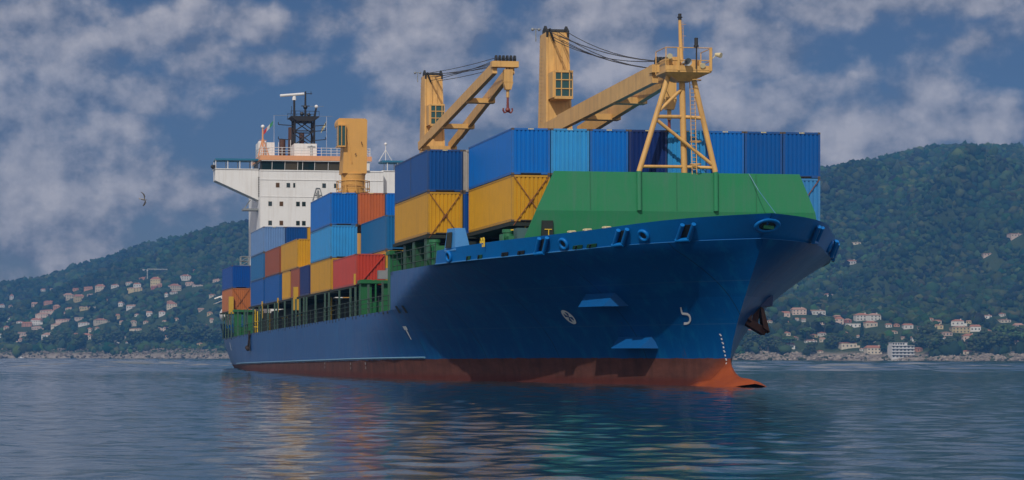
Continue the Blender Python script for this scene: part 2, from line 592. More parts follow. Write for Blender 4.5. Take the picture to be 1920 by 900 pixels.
def build_hull():
    mb = MB()
    T = [0, .002, .005, .009, .014, .02, .027, .035, .044, .054, .065, .077, .09, .104, .12, .137, .155, .175, .197, .22, .25, .29, .34, .40, .46, .52, .58, .64, .70, .75, .80, .84, .88, .915, .945, .97, 1.0]

    def grid(zlo, zhi, V, tmax_s):
        for side in (-1, 1):
            rows = []
            for v in V:
                row = []
                for t in T:
                    z = zlo(0) + .5
                    for _ in range(3):
                        s0 = stem(z); s = s0 + t * (tmax_s - s0)
                        z = zlo(s) + v * (zhi(s) - zlo(s))
                    row.append(S(s, side * half(s, z), z))
                rows.append(row)
            n = len(T); vs = [p for r in rows for p in r]
            fs = [(i * n + j, i * n + j + 1, (i + 1) * n + j + 1, (i + 1) * n + j) for i in range(len(V) - 1) for j in range(n - 1)]
            mb.add(vs, fs)
    V1 = [i / 14 for i in range(15)]
    grid(lambda s: -2.0, low_edge, V1, SEND)
    # upper bow, down from the knuckle to the line where the side passage opens
    grid(low_edge, knuckle, [i / 8 for i in range(9)], 24.3)
    # raised stern plating
    for side in (-1, 1):
        ss = [147.5, 149, 151, 154, 157, SEND]
        vs = []; top = lambda s: lerp(s, [147.5, 149.5, 151, 160], [4.2, 5.2, 6.1, 6.2])
        for s in ss:
            vs += [S(s, side * half(s, low_edge(s)), low_edge(s)), S(s, side * half(s, top(s)), top(s))]
        mb.add(vs, [(2 * k, 2 * k + 2, 2 * k + 3, 2 * k + 1) for k in range(len(ss) - 1)])
    # transom
    zs = [-2, -1, 0, 1, 2, 3, 4.12, 5, 6.2]
    vs = [S(SEND, sd * half(SEND, z), z) for z in zs for sd in (-1, 1)]
    mb.add(vs, [(2 * k, 2 * k + 1, 2 * k + 3, 2 * k + 2) for k in range(len(zs) - 1)])
    # vertical end plate of the upper bow at the step
    for side in (-1, 1):
        zz = [5.1, 5.8, 6.6, 7.3, 7.9]
        vs = []
        for z in zz:
            vs += [S(24.3, side * half(24.3, z), z), S(24.3, side * (half(24.3, z) - .5), z)]
        mb.add(vs, [(2 * k, 2 * k + 1, 2 * k + 3, 2 * k + 2) for k in range(len(zz) - 1)])
    # bulbous bow: swells out of the forefoot and just breaks the surface
    nb, mbk = 22, 18
    vs, fs = [], []
    for i in range(nb + 1):
        t = i / nb
        s = -4.0 - t * 11.9
        rr = max(0.0, 1 - max(0, (t - .2) / .8) ** 2.6) ** .5
        w_ = 1.95 * rr * min(1, .62 + t * .9); h_ = 1.9 * rr
        zc = -1.35 - .1 * t
        for k in range(mbk):
            a = 2 * math.pi * k / mbk
            vs.append(S(s, w_ * math.cos(a), zc + h_ * math.sin(a)))
    for i in range(nb):
        for k in range(mbk):
            fs.append((i * mbk + k, i * mbk + (k + 1) % mbk, (i + 1) * mbk + (k + 1) % mbk, (i + 1) * mbk + k))
    mb.add(vs, fs)
    # fillet between the stem and the bulb
    for side in (-1, 1):
        vs = []
        prof = [(-11.45, 2.0), (-11.52, 1.6), (-11.62, 1.25), (-11.8, .98), (-12.1, .76), (-12.5, .62), (-13.1, .53), (-13.9, .49), (-14.6, .46), (-15.1, .40), (-15.5, .2)]
        m_ = 6
        for (s, z) in prof:
            for j in range(m_):
                q = j / (m_ - 1)
                w0 = .18 + 1.9 * max(0, min(1, (2.0 - z) / 1.5)) ** 1.3
                vs.append(S(s + 2.4 * q, side * w0 * q ** .75, z * (1 - q) ** .8 + (-.45) * (1 - (1 - q) ** .8)))
        mb.add(vs, [(m_ * k + j, m_ * k + j + 1, m_ * k + m_ + j + 1, m_ * k + m_ + j) for k in range(len(prof) - 1) for j in range(m_ - 1)])
    return part('hull', mb, hm, ship, smooth=38, weld=True)


build_hull()

# decks close the hull from above
mb = MB()
ss = [-16.2, -15, -13, -10, -7, -3, 0, 4, 8, 14, 20, 24.3]
vs = []
for s in ss:
    h = half(s, 7.75) - .05
    vs += [S(s, -max(.02, h), knuckle(s) - .12), S(s, max(.02, h), knuckle(s) - .12)]
mb.add(vs, [(2 * k, 2 * k + 1, 2 * k + 3, 2 * k + 2) for k in range(len(ss) - 1)])
part('forecastle_deck', mb, M_DGREEN, ship)
mb = MB()
ss = list(range(24, 160, 8)) + [159.9]
vs = []
for s in ss:
    h = half(s, 4) - .06
    vs += [S(s, -h, low_edge(s) - .10), S(s, h, low_edge(s) - .10)]
mb.add(vs, [(2 * k, 2 * k + 1, 2 * k + 3, 2 * k + 2) for k in range(len(ss) - 1)])
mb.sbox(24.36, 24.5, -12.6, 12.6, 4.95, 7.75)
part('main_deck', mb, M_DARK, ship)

# hatch coamings under the container stacks, near-black to paint in the shade
mb = MB()
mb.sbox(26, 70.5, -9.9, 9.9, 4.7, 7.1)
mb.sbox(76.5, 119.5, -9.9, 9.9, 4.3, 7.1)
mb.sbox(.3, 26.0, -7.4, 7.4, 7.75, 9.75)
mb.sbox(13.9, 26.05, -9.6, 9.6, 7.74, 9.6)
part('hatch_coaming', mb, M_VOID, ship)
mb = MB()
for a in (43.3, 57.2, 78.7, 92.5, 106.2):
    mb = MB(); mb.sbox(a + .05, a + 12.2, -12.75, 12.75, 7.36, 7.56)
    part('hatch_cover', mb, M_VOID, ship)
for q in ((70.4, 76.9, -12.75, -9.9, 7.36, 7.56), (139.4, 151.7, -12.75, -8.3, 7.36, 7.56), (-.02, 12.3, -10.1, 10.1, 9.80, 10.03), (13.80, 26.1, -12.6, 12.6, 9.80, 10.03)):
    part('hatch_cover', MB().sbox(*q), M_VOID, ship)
mb = MB(); mb.sbox(137.9, 158.2, -8.4, 8.4, 3.95, 7.3)  # dark box added below the white house to paint the gap as shade
part('passage_shade_box', mb, M_VOID, ship)

# bulwark: a flared skirt of plating round the bow
TOPZ = ([-18, -14, -9, -5, 0, 7, 8], [9.45, 9.32, 9.08, 8.95, 8.84, 8.62, 8.6])


def bul(u, v):
    """u along the plan curve from the stem, v from knuckle to rim; starboard half has p < 0"""
    sk, pk = -16.45 + u * 24.5, BEAM * lerp(u, DKX, DKY)
    st_, pt = -18.05 + u * 25.6, BEAM * lerp(min(1, u), DKX, DKY) + .02
    s = sk + (st_ - sk) * v
    p = pk + (pt - pk) * v
    z0 = knuckle(sk) + .0; z1 = lerp(st_, *TOPZ)
    return s, p, z0 + (z1 - z0) * v


def bul_u(s):
    return (s + 16.45) / 24.5


def bul_frame(s, v, side=-1):
    u = bul_u(s)
    e = .01
    P = lambda u_, v_: (lambda q: S(q[0], side * q[1], q[2]))(bul(u_, v_))
    a = (P(min(1, u + e), v) - P(max(0, u - e), v)).normalized()
    up = (P(u, 1) - P(u, 0)).normalized()
    n = a.cross(up).normalized()
    if n.y * side < -1e-4 or (abs(n.y) < 1e-4 and n.x < 0):
        n = -n
    return P(u, v), n, a, up


UU = [0, .006, .015, .03, .05, .08, .12, .17, .23, .3, .37, .45, .53, .61, .69, .77, .85, .92, .965, 1.0]
mb = MB()
for side in (-1, 1):
    for off in (0, .14):
        vs = []
        for u in UU:
            for v in (0, .5, 1):
                s, p, z = bul(u, v)
                vs.append(S(s + off * .7, side * max(0, p - off), z + (.02 if v == 0 else 0)))
        fs = []
        for k in range(len(UU) - 1):
            for j in (0, 1):
                fs.append((3 * k + j, 3 * k + 3 + j, 3 * k + 4 + j, 3 * k + 1 + j))
        mb.add(vs, fs)
    # rim and aft end close the two skins
    vs = []
    for u in UU:
        s, p, z = bul(u, 1)
        vs += [S(s, side * p, z), S(s + .1, side * max(0, p - .14), z)]
    mb.add(vs, [(2 * k, 2 * k + 1, 2 * k + 3, 2 * k + 2) for k in range(len(UU) - 1)])
part('bulwark', mb, M_BLUE, ship, smooth=40, weld=True)
# knuckle bead, highlight painted in as lighter blue; rubbing strake near the waterline
mb = MB()
for side in (-1, 1):
    pts = [S(bul(u, 0)[0], side * (bul(u, 0)[1] + .02), bul(u, 0)[2]) for u in UU]
    mb.path(pts, .045, 5)
part('knuckle_bead', mb, mat('bead_highlight', (.03, .20, .48), .4), ship)
for side in (-1, 1):
    mb = MB()
    pts = []
    for s in list(range(22, 142, 6)):
        z = lerp(s, [8, 140], [1.6, .68]) + .12
        pts.append(S(s, side * (half(s, z) + .05), z))
    mb.path(pts, .075, 6)
    part('rubbing_strake', mb, mat('strake_pale_blue', (.13, .29, .42), .5, dirt=.4, scale=1.5, streak=.2), ship)

# fairleads: round chocks, roller fairleads, rectangular freeing ports
for side, spots in ((-1, (-11.3, -5.3, 6.0)), (1, (-5.0,))):
    for s in spots:
        P_, n, a, up = bul_frame(s, .42, side)
        mb = MB(); mb.ring(P_ + n * .05, n, up, .30, .10)
        o = part('mooring_chock', mb, M_BLUE, ship, smooth=60)
        mb = MB(); mb.tube(P_ + n * .012, P_ + n * .03, .27, n=18)
        part('chock_opening', mb, M_DARK, o)
P_, n, a, up = bul_frame(-16.3, .45, -1)
P_ = S(-17.15, 0, 8.83); n = Vector((1, 0, -.15)).normalized(); up = Vector((.72, 0, .69))
mb = MB(); mb.ring(P_ + n * .16, n, up, .42, .14, sx=1.45, n=28, m=10)
o = part('panama_chock', mb, M_BLUE, ship, smooth=60)
mb = MB()
cs = []
t_ = n.cross(up).normalized()
for k in range(20):
    q = 2 * math.pi * k / 20
    cs.append(P_ + n * .06 + t_ * (.52 * math.cos(q)) + up * (.34 * math.sin(q)))
mb.prism(cs, n * .05)
part('chock_opening', mb, M_DARK, o)
mb = MB(); mb.bar(P_ + n * .13 - t_ * .40 - up * .12, P_ + n * .13 + t_ * .2 - up * .05, .12, .2)
part('mooring_bitt', mb, M_GREEN, o)
for side, spots in ((-1, (-13.6, -9.8, -3.6)), (1, (-12.6, -3.0, -.4))):
    for s in spots:
        P_, n, a, up = bul_frame(s, .48, side)
        mb = MB()
        mb.prism([P_ + a * i * .22 + up * j * .48 + n * .02 for i, j in ((-1, -1), (1, -1), (1, 1), (-1, 1))], n * .03)
        o = part('fairlead_opening', mb, M_DARK, ship)
        mb = MB()
        for i in (-1, 1):
            mb.tube(P_ + a * i * .36 - up * .56 + n * .16, P_ + a * i * .36 + up * .62 + n * .16, .13, n=10)
        part('guide_roller', mb, M_BLUE, o, smooth=50)
        mb = MB(); mb.tube(P_ - a * .44 - up * .60 + n * .2, P_ + a * .44 - up * .60 + n * .2, .12, n=10)
        part('sill_roller', mb, M_BLUE, o, smooth=50)
for k, (s, w) in enumerate(((-7.6, .42), (-6.5, .42), (-1.8, .34), (-.3, .34), (2.2, .26), (3.5, .26))):
    P_, n, a, up = bul_frame(s, .16, -1)
    mb = MB(); mb.prism([P_ + a * i * w + up * j * .15 + n * .015 for i, j in ((-1, -1), (1, -1), (1, 1), (-1, 1))], n * .03)
    o = part('freeing_port', mb, M_DARK if k in (2, 3) else M_DGREEN, ship)
    mb = MB(); mb.bar(P_ - up * .14 + n * .06 + a * .1, P_ + up * .14 + n * .06 + a * .1, .12, .05)
    part('port_bar', mb, M_DARK, o)

# boarding steps on the bow: wedges standing off the hull
for (s0, s1, z0, z1, out) in ((-2.9, -5.55, 5.50, 4.66, .72), (-2.7, -5.7, 2.92, 2.17, .75)):
    a0, a1 = hull_pt(s0, z0, -.05), hull_pt(s1, z0, -.05)
    nm = hull_normal((s0 + s1) / 2, (z0 + z1) / 2)[0]; nm = Vector((nm.x, nm.y, 0)).normalized()
    tip = [q + nm * out - Vector((0, 0, z0 - z1)) for q in (a0, a1)]
    tip = [tip[0].lerp(tip[1], .05), tip[1].lerp(tip[0], .10)]
    b0, b1 = hull_pt(s0 - .05, z1 - .03, -.12), hull_pt(s1 - .1, z1 - .03, -.12)
    mb = MB(); mb.add([a0, a1, tip[1], tip[0], b0, b1], [(0, 1, 2, 3), (3, 2, 5, 4), (0, 3, 4), (1, 5, 2), (0, 4, 5, 1)])
    part('boarding_step', mb, mat('step_blue', (.003, .095, .31), .5, ior=1.3, dirt=.3), ship)

# painted marks on the hull side, laid on the plating
def decal(name, polys, s0, z0, parent=ship, material=M_MARK, side=-1, off=.02):
    mb = MB()
    for poly in polys:
        pts = [hull_pt(s0 - du, z0 + dz, off, side) for du, dz in poly]
        n, _ = hull_normal(s0, z0, side)
        mb.prism(pts, n * .012)
    return part(name, mb, material, parent)


def arc(cx, cy, r0, r1, a0, a1, n=10, sy=1.0):
    out = []
    for k in range(n):
        q0, q1 = R(a0 + (a1 - a0) * k / n), R(a0 + (a1 - a0) * (k + 1) / n)
        out.append([(cx + r0 * math.cos(q0), cy + sy * r0 * math.sin(q0)), (cx + r1 * math.cos(q0), cy + sy * r1 * math.sin(q0)),
                    (cx + r1 * math.cos(q1), cy + sy * r1 * math.sin(q1)), (cx + r0 * math.cos(q1), cy + sy * r0 * math.sin(q1))])
    return out


# thruster mark: white disc with four dark blades left out
polys = arc(0, 0, .34, .46, 0, 360, 28, .95)
for q in (0, 90, 180, 270):
    c, w = q + 20, 22
    polys += [[(.05 * math.cos(R(c)), .05 * math.sin(R(c))), (.38 * math.cos(R(c - w)), .95 * .38 * math.sin(R(c - w))), (.38 * math.cos(R(c + w)), .95 * .38 * math.sin(R(c + w)))]]
decal('thruster_mark', polys, .7, 4.18)
# bulb mark: a hook shape open to aft
polys = [[(-.30, .46), (-.21, .48), (-.16, .12), (-.26, .10)], [(-.24, .17), (-.22, .05), (.08, .02), (.08, .14)]]
polys += arc(.08, -.19, .21, .33, 90, -90, 8, 1.0)
polys += [[(-.14, -.53), (-.14, -.40), (.08, -.40), (.08, -.53)]]
decal('bulb_mark', [[(a + .8 * b, b) for a, b in q] for q in polys], -9.4, 4.1)
# tug push mark: a tee
decal('tug_mark', [[(-.32, .45), (-.32, .20), (.32, .20), (.32, .45)], [(-.10, .20), (-.05, -.50), (.05, -.50), (.10, .20)]], 23.0, 3.45)
decal('tug_mark', [[(-.12, .5), (-.12, -.5), (.12, -.5), (.12, .5)]], 140.0, 3.0)
# draught marks: a ladder of small white figures down the stem
for k in range(12):
    z = 2.95 - k * .235
    s = lerp(z, [0, .6, 1.0, 2, 3], [-10.3, -10.9, -11.25, -11.15, -11.2])
    polys = [[(-.045, .05), (-.045, -.05), (.045, -.05), (.045, .05)]] if k % 2 else [[(-.07, .06), (-.07, .01), (.04, .01), (.04, .06)], [(-.02, .0), (-.02, -.06), (.07, -.06), (.07, .0)]]
    if z > .62:
        decal('draught_mark', polys, s, z, off=.03)
for s in (20.8, 22.3):
    decal('side_port', [[(-.24, .26), (-.24, -.26), (.24, -.26), (.24, .26)]], s, 5.1, material=M_DARK)
for s, z in ((36, .95), (42, .9), (56, .9)):
    decal('draught_mark', [[(-.1, .3), (-.1, .1), (.2, .1), (.2, .3)], [(-.05, -.05), (-.05, -.25), (.12, -.25), (.12, -.05)]], s, z, material=mat('mark_worn', (.26, .22, .21), .6, dirt=.5, scale=3))

# anchor housed under its pocket on the port bow
mb = MB(); mb.add([S(-8.4, 2.6, 5.3), S(-5.0, 3.9, 5.3), S(-5.4, 4.45, 5.3), S(-8.2, 3.8, 5.3),
                   S(-8.2, 2.1, 4.62), S(-4.8, 3.3, 4.62), S(-5.4, 4.40, 4.68), S(-8.2, 3.75, 4.68)],
                  [(0, 1, 2, 3), (7, 6, 5, 4), (0, 4, 5, 1), (1, 5, 6, 2), (2, 6, 7, 3), (3, 7, 4, 0)])
part('anchor_pocket', mb, mat('pocket_blue', (.006, .04, .16), .45), ship)
mb = MB()
mb.bar(S(-7.4, 3.2, 4.75), S(-8.9, 2.35, 3.5), .30, .30)
mb.bar(S(-8.9, 1.75, 3.85), S(-8.7, 3.05, 3.15), .5, .42)
mb.prism([S(-8.7, 2.85, 3.3), S(-8.8, 3.2, 3.05), S(-7.4, 3.35, 4.45), S(-7.5, 3.1, 4.6)], (.45, 0, .1))
mb.prism([S(-9.1, 1.6, 3.95), S(-9.0, 2.05, 3.65), S(-8.2, 2.3, 4.75), S(-8.3, 2.0, 4.9)], (.4, 0, .1))
part('anchor', mb, M_RUST, ship)

# green breakwater across the forecastle, lower plate upright and upper plate raked
mb = MB()
low = [S(-1.1, -9.9, 7.9), S(-1.1, 9.75, 7.9), S(-1.6, 9.0, 10.69), S(-1.6, -8.8, 10.67)]
mb.prism(low, S(.15, 0, 0))
up_ = [S(-1.6, -8.8, 10.67), S(-1.6, 9.0, 10.69), S(-1.5, 8.02, 13.08), S(-1.5, -7.65, 13.10)]
mb.prism(up_, S(.15, 0, .02))
part('breakwater', mb, M_GREEN, ship)
for p in (-5.4, .1, 5.2):
    part('plate_seam', MB().bar(S(-1.615, p, 10.75), S(-1.515, p, 13.05), .05, .02), mat('seam_green', (.018, .17, .075), .5), ship)
for p in (-2.32, 2.58):
    mb = MB(); mb.tube(S(-1.66, p, 10.72), S(-1.58, p, 13.14), .16, n=10)
    part('support_pipe', mb, M_GREEN, ship, smooth=50)
mb = MB(); mb.sbox(-1.6, -1.0, -8.45, -7.75, 8.0, 10.05)  # near-black box, paints in the shade of an open doorway
o = part('doorway_shade', mb, M_VOID, ship)
mb = MB(); mb.bar(S(-1.64, -8.3, 9.5), S(-1.64, -7.85, 9.5), .05); mb.bar(S(-1.64, -8.05, 8.6), S(-1.64, -8.05, 9.5), .05)
part('door_rail', mb, M_YELL, o)
mb = MB(); mb.path([S(-1.45, 4.75, 13.1), S(-2.2, 5.1, 12.0), S(-3.3, 5.55, 10.8), S(-4.1, 5.9, 9.9)], .025, 4)
mb.tube(S(-3.8, 5.78, 10.2), S(-4.2, 5.95, 9.6), .07)
part('stay_wire', mb, M_TEAL, ship)
mb = MB(); q = [S(-12.8, 3.1, 9.2), S(-12.8, 3.1, 9.62), S(-11.2, 4.2, 9.62), S(-11.2, 4.2, 9.2)]
mb.path(q, .05, 5)
part('deck_handrail', mb, M_YELL, ship)

# ---------------------------------------------------------------- foremast
mb = MB()
mb.tube(S(-1.1, .82, 9.9), S(-1.1, .55, 19.3), .20, .19, 12)
mb.tube(S(-1.1, .55, 19.3), S(-1.1, .42, 22.6), .16, .10, 10)
mast = part('foremast', mb, M_YEL, ship, smooth=50)
legs = {-1: (S(-1.5, -2.3, 13.12), S(-1.4, -.42, 19.05)), 1: (S(-1.5, 2.58, 13.16), S(-1.4, 1.18, 19.05))}
for k in (-1, 1):
    mb = MB(); mb.tube(legs[k][0], legs[k][1], .17, n=10)
    part('mast_leg', mb, M_YEL, mast, smooth=50)
mb = MB()
mb.tube(S(-1.5, -2.2, 13.45), S(-1.1, .8, 13.5), .10); mb.tube(S(-1.1, .8, 13.5), S(-1.5, 2.5, 13.42), .10)
mb.tube(S(-1.45, -1.15, 16.55), S(-1.1, .7, 16.6), .12); mb.tube(S(-1.1, .7, 16.6), S(-1.45, 1.75, 16.5), .12)
mb.tube(S(-1.45, -1.1, 16.3), S(-1.5, 2.4, 13.6), .11)
mb.tube(S(-1.42, -.95, 16.95), S(-1.2, .5, 18.3), .11)
part('mast_brace', mb, M_YEL, mast, smooth=50)
mb = MB()
mb.sbox(-2.3, -.3, -.85, 2.05, 19.22, 19.34)
mb.add([S(-2.3, -.85, 19.22), S(-2.3, 2.05, 19.22), S(-.3, 2.05, 19.22), S(-.3, -.85, 19.22), S(-1.7, .1, 18.75), S(-1.7, 1.0, 18.75), S(-.8, 1.0, 18.75), S(-.8, .1, 18.75)],
       [(0, 1, 5, 4), (1, 2, 6, 5), (2, 3, 7, 6), (3, 0, 4, 7), (4, 5, 6, 7)])
mb.sbox(-2.32, -2.26, -.85, 2.05, 19.34, 19.62)
mb.sbox(-1.9, -1.2, .8, 1.5, 19.34, 20.05)
mb.sbox(-2.0, -.7, -.75, -.35, 19.34, 20.1)
mb.sbox(-1.6, -1.0, -.3, .3, 19.34, 20.25)
part('mast_platform', mb, M_YEL, mast)
mb = MB()
for z in (19.95, 20.72):
    mb.path([S(-.3, -.85, z), S(-2.3, -.85, z), S(-2.3, 2.05, z), S(-.3, 2.05, z)], .03, 5)
for p in (-.85, .0, 1.1, 2.05):
    mb.tube(S(-2.3, p, 19.3), S(-2.3, p, 20.72), .035, n=6)
mb.tube(S(-2.3, -.05, 19.3), S(-2.3, -.05, 20.72), .09, n=6); mb.tube(S(-2.3, 2.0, 19.3), S(-2.3, 2.0, 20.75), .10, n=6)
for p in (-.85, 2.05):
    mb.tube(S(-.3, p, 19.3), S(-.3, p, 20.72), .035, n=6)
part('platform_railing', mb, M_YEL, mast)
mb = MB(); mb.tube(S(-2.75, .42, 19.78), S(-2.1, .42, 19.82), .24, .07, 16, caps=False); mb.tube(S(-2.1, .42, 19.82), S(-1.8, .42, 19.82), .12, n=10)
o = part('fog_horn', mb, mat('horn_grey', (.45, .48, .5), .35, dirt=.2), mast, smooth=40, fix=False)
mb = MB(); mb.tube(S(-2.5, 1.0, 19.4), S(-2.5, 1.02, 20.8), .04, n=6); mb.tube(S(-2.5, 1.0, 20.75), S(-2.5, 1.0, 20.85), .16, n=8); mb.tube(S(-2.5, 1.0, 20.85), S(-2.5, 1.0, 21.3), .12, n=8)
part('signal_lantern', mb, M_BLACK, mast)
mb = MB(); mb.tube(S(-1.1, .42, 22.6), S(-1.1, .42, 23.0), .11, n=8); mb.tube(S(-1.1, .42, 22.75), S(-1.1, .42, 22.8), .17, n=8)
part('masthead_light', mb, M_BLACK, mast)
for p, z, dp in ((-.55, 20.2, -.1), (2.35, 20.3, .25), (1.45, 19.65, 0.0)):
    mb = MB(); mb.tube(S(-2.45, p + dp, z - .04), S(-2.15, p, z + .06), .17, .10, 10); mb.tube(S(-2.2, p, z), S(-2.2, p - dp * 1.4, z - .35), .03, n=5)
    part('flood_light', mb, mat('lamp_cream', (.72, .62, .38), .4), mast)
mb = MB()
for p in (1.05, 1.35):
    mb.tube(S(-1.5, p + .05, 13.0), S(-1.4, p - .1, 19.2), .03, n=5)
for k in range(24):
    z = 13.3 + k * .25
    mb.tube(S(-1.48, 1.08 - k * .004, z), S(-1.48, 1.38 - k * .004, z), .018, n=4)
for z in (13.6, 15.0, 19.0 - .2):
    mb.ring(S(-1.75, 1.22, z), (0, 0, 1), (1, 0, 0), .34, .03, n=12, m=5)
part('mast_ladder', mb, M_YEL, mast)
mb = MB()
for k in range(7):
    z = 20.9 + k * .24
    mb.bar(S(-1.15, .42, z), S(-1.15, .42 + (.38 if k % 3 == 0 else .22), z), .02)
mb.bar(S(-1.15, .66, 20.7), S(-1.15, .60, 22.5), .02)
part('mast_rungs', mb, M_YEL, mast)

# ---------------------------------------------------------------- deck cranes
def deck_crane(s0, zp, zt, jib=None, ochre=False):
    """pedestal and tapering house on the centreline at s0; zp pivot height, zt top"""
    pm = M_OCHRE if ochre else M_YEL
    pc = .22
    mb = MB()
    mb.tube(S(s0 + .9, pc, 7.0), S(s0 + .9, pc, zp - 1.4), 1.35, 1.30, 20)
    mb.tube(S(s0 + .9, pc, zp - 1.4), S(s0 + .9, pc, zp - 1.15), 1.62, n=20)
    h = [(s0 - .25, -.78, zp - 1.15), (s0 - .25, 1.30, zp - 1.15), (s0 + 2.3, 1.30, zp - 1.15), (s0 + 2.3, -.78, zp - 1.15)]
    zt2 = zt - .35
    t = [(s0 + .45, -.62, zt2), (s0 + .45, 1.12, zt2), (s0 + 2.2, 1.12, zt2), (s0 + 2.2, -.62, zt2)]
    mb.add([S(*q) for q in h + t], [(0, 1, 2, 3), (4, 5, 6, 7), (0, 1, 5, 4), (1, 2, 6, 5), (2, 3, 7, 6), (3, 0, 4, 7)])
    # raised rib and flanges on the front
    mb.bar(S(s0 - .27, -.70, zp - 1.0), S(s0 + .42, -.54, zt2), .16, .10, up=(1, 0, 0))
    mb.bar(S(s0 - .27, 1.22, zp - 1.0), S(s0 + .42, 1.04, zt2), .16, .10, up=(1, 0, 0))
    mb.bar(S(s0 - .10, .0, zp + 3.6), S(s0 + .44, .08, zt2), .07, .06, up=(1, 0, 0))
    mb.bar(S(s0 - .10, .55, zp + 3.6), S(s0 + .44, .5, zt2), .07, .06, up=(1, 0, 0))
    c = part('deck_crane', mb, pm, ship, smooth=40)
    mb = MB()
    for p in (-.62, 1.0):
        mb.prism([S(s0 + .35, p, zt2 - .55), S(s0 + .30, p, zt2 + .1), S(s0 + .9, p, zt + .2), S(s0 + 1.5, p, zt - .1), S(s0 + 1.5, p, zt2 - .2)], (0, .16, 0))
    mb.bar(S(s0 + .2, -.4, zt - .1), S(s0 + .25, -.05, zt2 - .7), .2, .1)
    mb.tube(S(s0 + .9, -.6, zt - .25), S(s0 + .9, 1.1, zt - .25), .22, n=10)
    part('sheave_bracket', mb, M_DARK, c)
    mb = MB()
    mb.tube(S(s0 + 1.6, -1.1, zt - .9), S(s0 + 1.6, -1.1, zt + .05), .04, n=5); mb.tube(S(s0 + 1.6, -1.35, zt + .05), S(s0 + 1.6, -.7, zt + .05), .035, n=5)
    mb.ball(S(s0 + 1.6, -1.35, zt + .02), .13); mb.ball(S(s0 + 1.6, -.85, zt + .02), .12)
    part('crane_floodlight', mb, M_GREY, c)
    mb = MB()
    for z in np.arange(zp - .6, zt - 1.0, .3):
        mb.bar(S(s0 + 1.0, -.84, z), S(s0 + 1.35, -.84, z), .03)
    part('crane_ladder', mb, pm, c)
    if jib:
        # cab on the front of the house
        zc = jib['cab']
        mb = MB()
        mb.sbox(s0 - 1.45, s0 + .1, -.42, .98, zc - 1.05, zc - .92)
        mb.sbox(s0 - 1.45, s0 + .1, -.42, .98, zc + .98, zc + 1.08)
        for p in (-.42, .06, .68, .90):
            mb.sbox(s0 - 1.45, s0 - 1.36, p, p + .07, zc - .95, zc + 1.0)
        for z in (-.92, -.32, .34, .92):
            mb.sbox(s0 - 1.46, s0 - 1.37, -.42, .98, zc + z, zc + z + .07)
        mb.sbox(s0 - 1.35, s0 + .1, -.56, -.40, zc - .95, zc + 1.0)
        cab = part('crane_cab', mb, pm, c)
        mb = MB(); mb.sbox(s0 - 1.38, s0 + .1, -.38, .93, zc - .90, zc + .96)
        part('cab_glazing', mb, M_CABGL, c)
        # twin jib
        (sa, za), (sb, zb) = jib['foot'], jib['tip']
        wa, wb, dep = jib['wa'], jib['wb'], jib['depth']
        mb = MB()
        for k in (-1, 1):
            A0, B0 = S(sa, pc + k * wa, za), S(sb, jib['pt'] + k * wb, zb)
            d = (B0 - A0)
            mid = A0 + d * .18
            mb.bar(A0, mid, .40, dep * .82, up=(0, 0, 1)); mb.bar(mid - d * .002, B0, .40, dep, up=(0, 0, 1))
        jo = part('jib', mb, pm, c)
        mb = MB()
        for f_ in jib['cross']:
            q0 = S(sa + (sb - sa) * f_, pc - wa + (wa - wb) * f_ + (jib['pt'] - pc) * f_ - .1, za + (zb - za) * f_ - dep * .36)
            q1 = S(sa + (sb - sa) * f_, pc + wa - (wa - wb) * f_ + (jib['pt'] - pc) * f_ + .45, za + (zb - za) * f_ - dep * .36)
            part('jib_cross_beam', MB().bar(q0, q1, .9, .42, up=(0, 0, 1)), pm, c)
        mb = MB()
        pt = jib['pt']
        mb.sbox(sb - .35, sb + .35, pt - wb - .3, pt + wb + .5, zb + .05, zb + .55)
        part('jib_head', mb, pm, c)
        mb = MB()
        for k in range(6):
            p = pt - wb + .1 + k * (2 * wb + .1) / 5
            mb.tube(S(sb, p - .06, zb + .75), S(sb, p + .08, zb + .75), .34, n=12)
        part('sheave', mb, M_DARK, c)
        # hoist block, hook
        bz = jib['block']
        mb = MB()
        mb.sbox(sb - .3, sb + .25, pt + .0, pt + .75, bz + .35, bz + 1.45)
        mb.prism([S(sb - .3, pt - .05, bz + .4), S(sb - .3, pt + .8, bz + .4), S(sb - .3, pt + .62, bz - .25), S(sb - .3, pt + .15, bz - .25)], S(.55, 0, 0))
        mb.tube(S(sb, pt + .38, bz - .25), S(sb, pt + .38, bz - .9), .14, n=8)
        part('hook_block', mb, pm, c)
        mb = MB()
        mb.tube(S(sb, pt + .38, bz - .85), S(sb, pt + .38, bz - 1.9), .09, .12, 8)
        mb.ball(S(sb, pt + .38, bz - 1.95), .22)
        for k in (-1, 1):
            mb.path([S(sb, pt + .38, bz - 2.05), S(sb, pt + .38 + k * .28, bz - 2.2), S(sb, pt + .38 + k * .42, bz - 1.95), S(sb, pt + .38 + k * .36, bz - 1.8)], .075, 6)
        part('cargo_hook', mb, M_REDHOOK, c)
        mb = MB()
        n_ = 7
        for k in range(n_):
            f0 = (k / (n_ - 1))
            a = S(s0 + .7, -.5 + 1.4 * f0, zt - .15 - .35 * (k % 3))
            b_ = S(sb + .3, pt - wb + 2 * wb * f0, zb + .85 - .5 * (k % 2))
            pts = []
            sag = jib['sag'] * (.7 + .5 * ((k * 37) % 7) / 7)
            for j in range(9):
                q = j / 8
                pts.append(a.lerp(b_, q) - Vector((0, 0, sag * 4 * q * (1 - q))))
            mb.path(pts, .028, 4)
        part('luffing_cable', mb, M_CABLE, c)
        mb = MB()
        for p in (pt + .25, pt + .5):
            mb.tube(S(sb, p, zb + .6), S(sb, p, bz + 1.4), .03, n=4)
        part('hoist_cable', mb, M_CABLE, c)
    return c


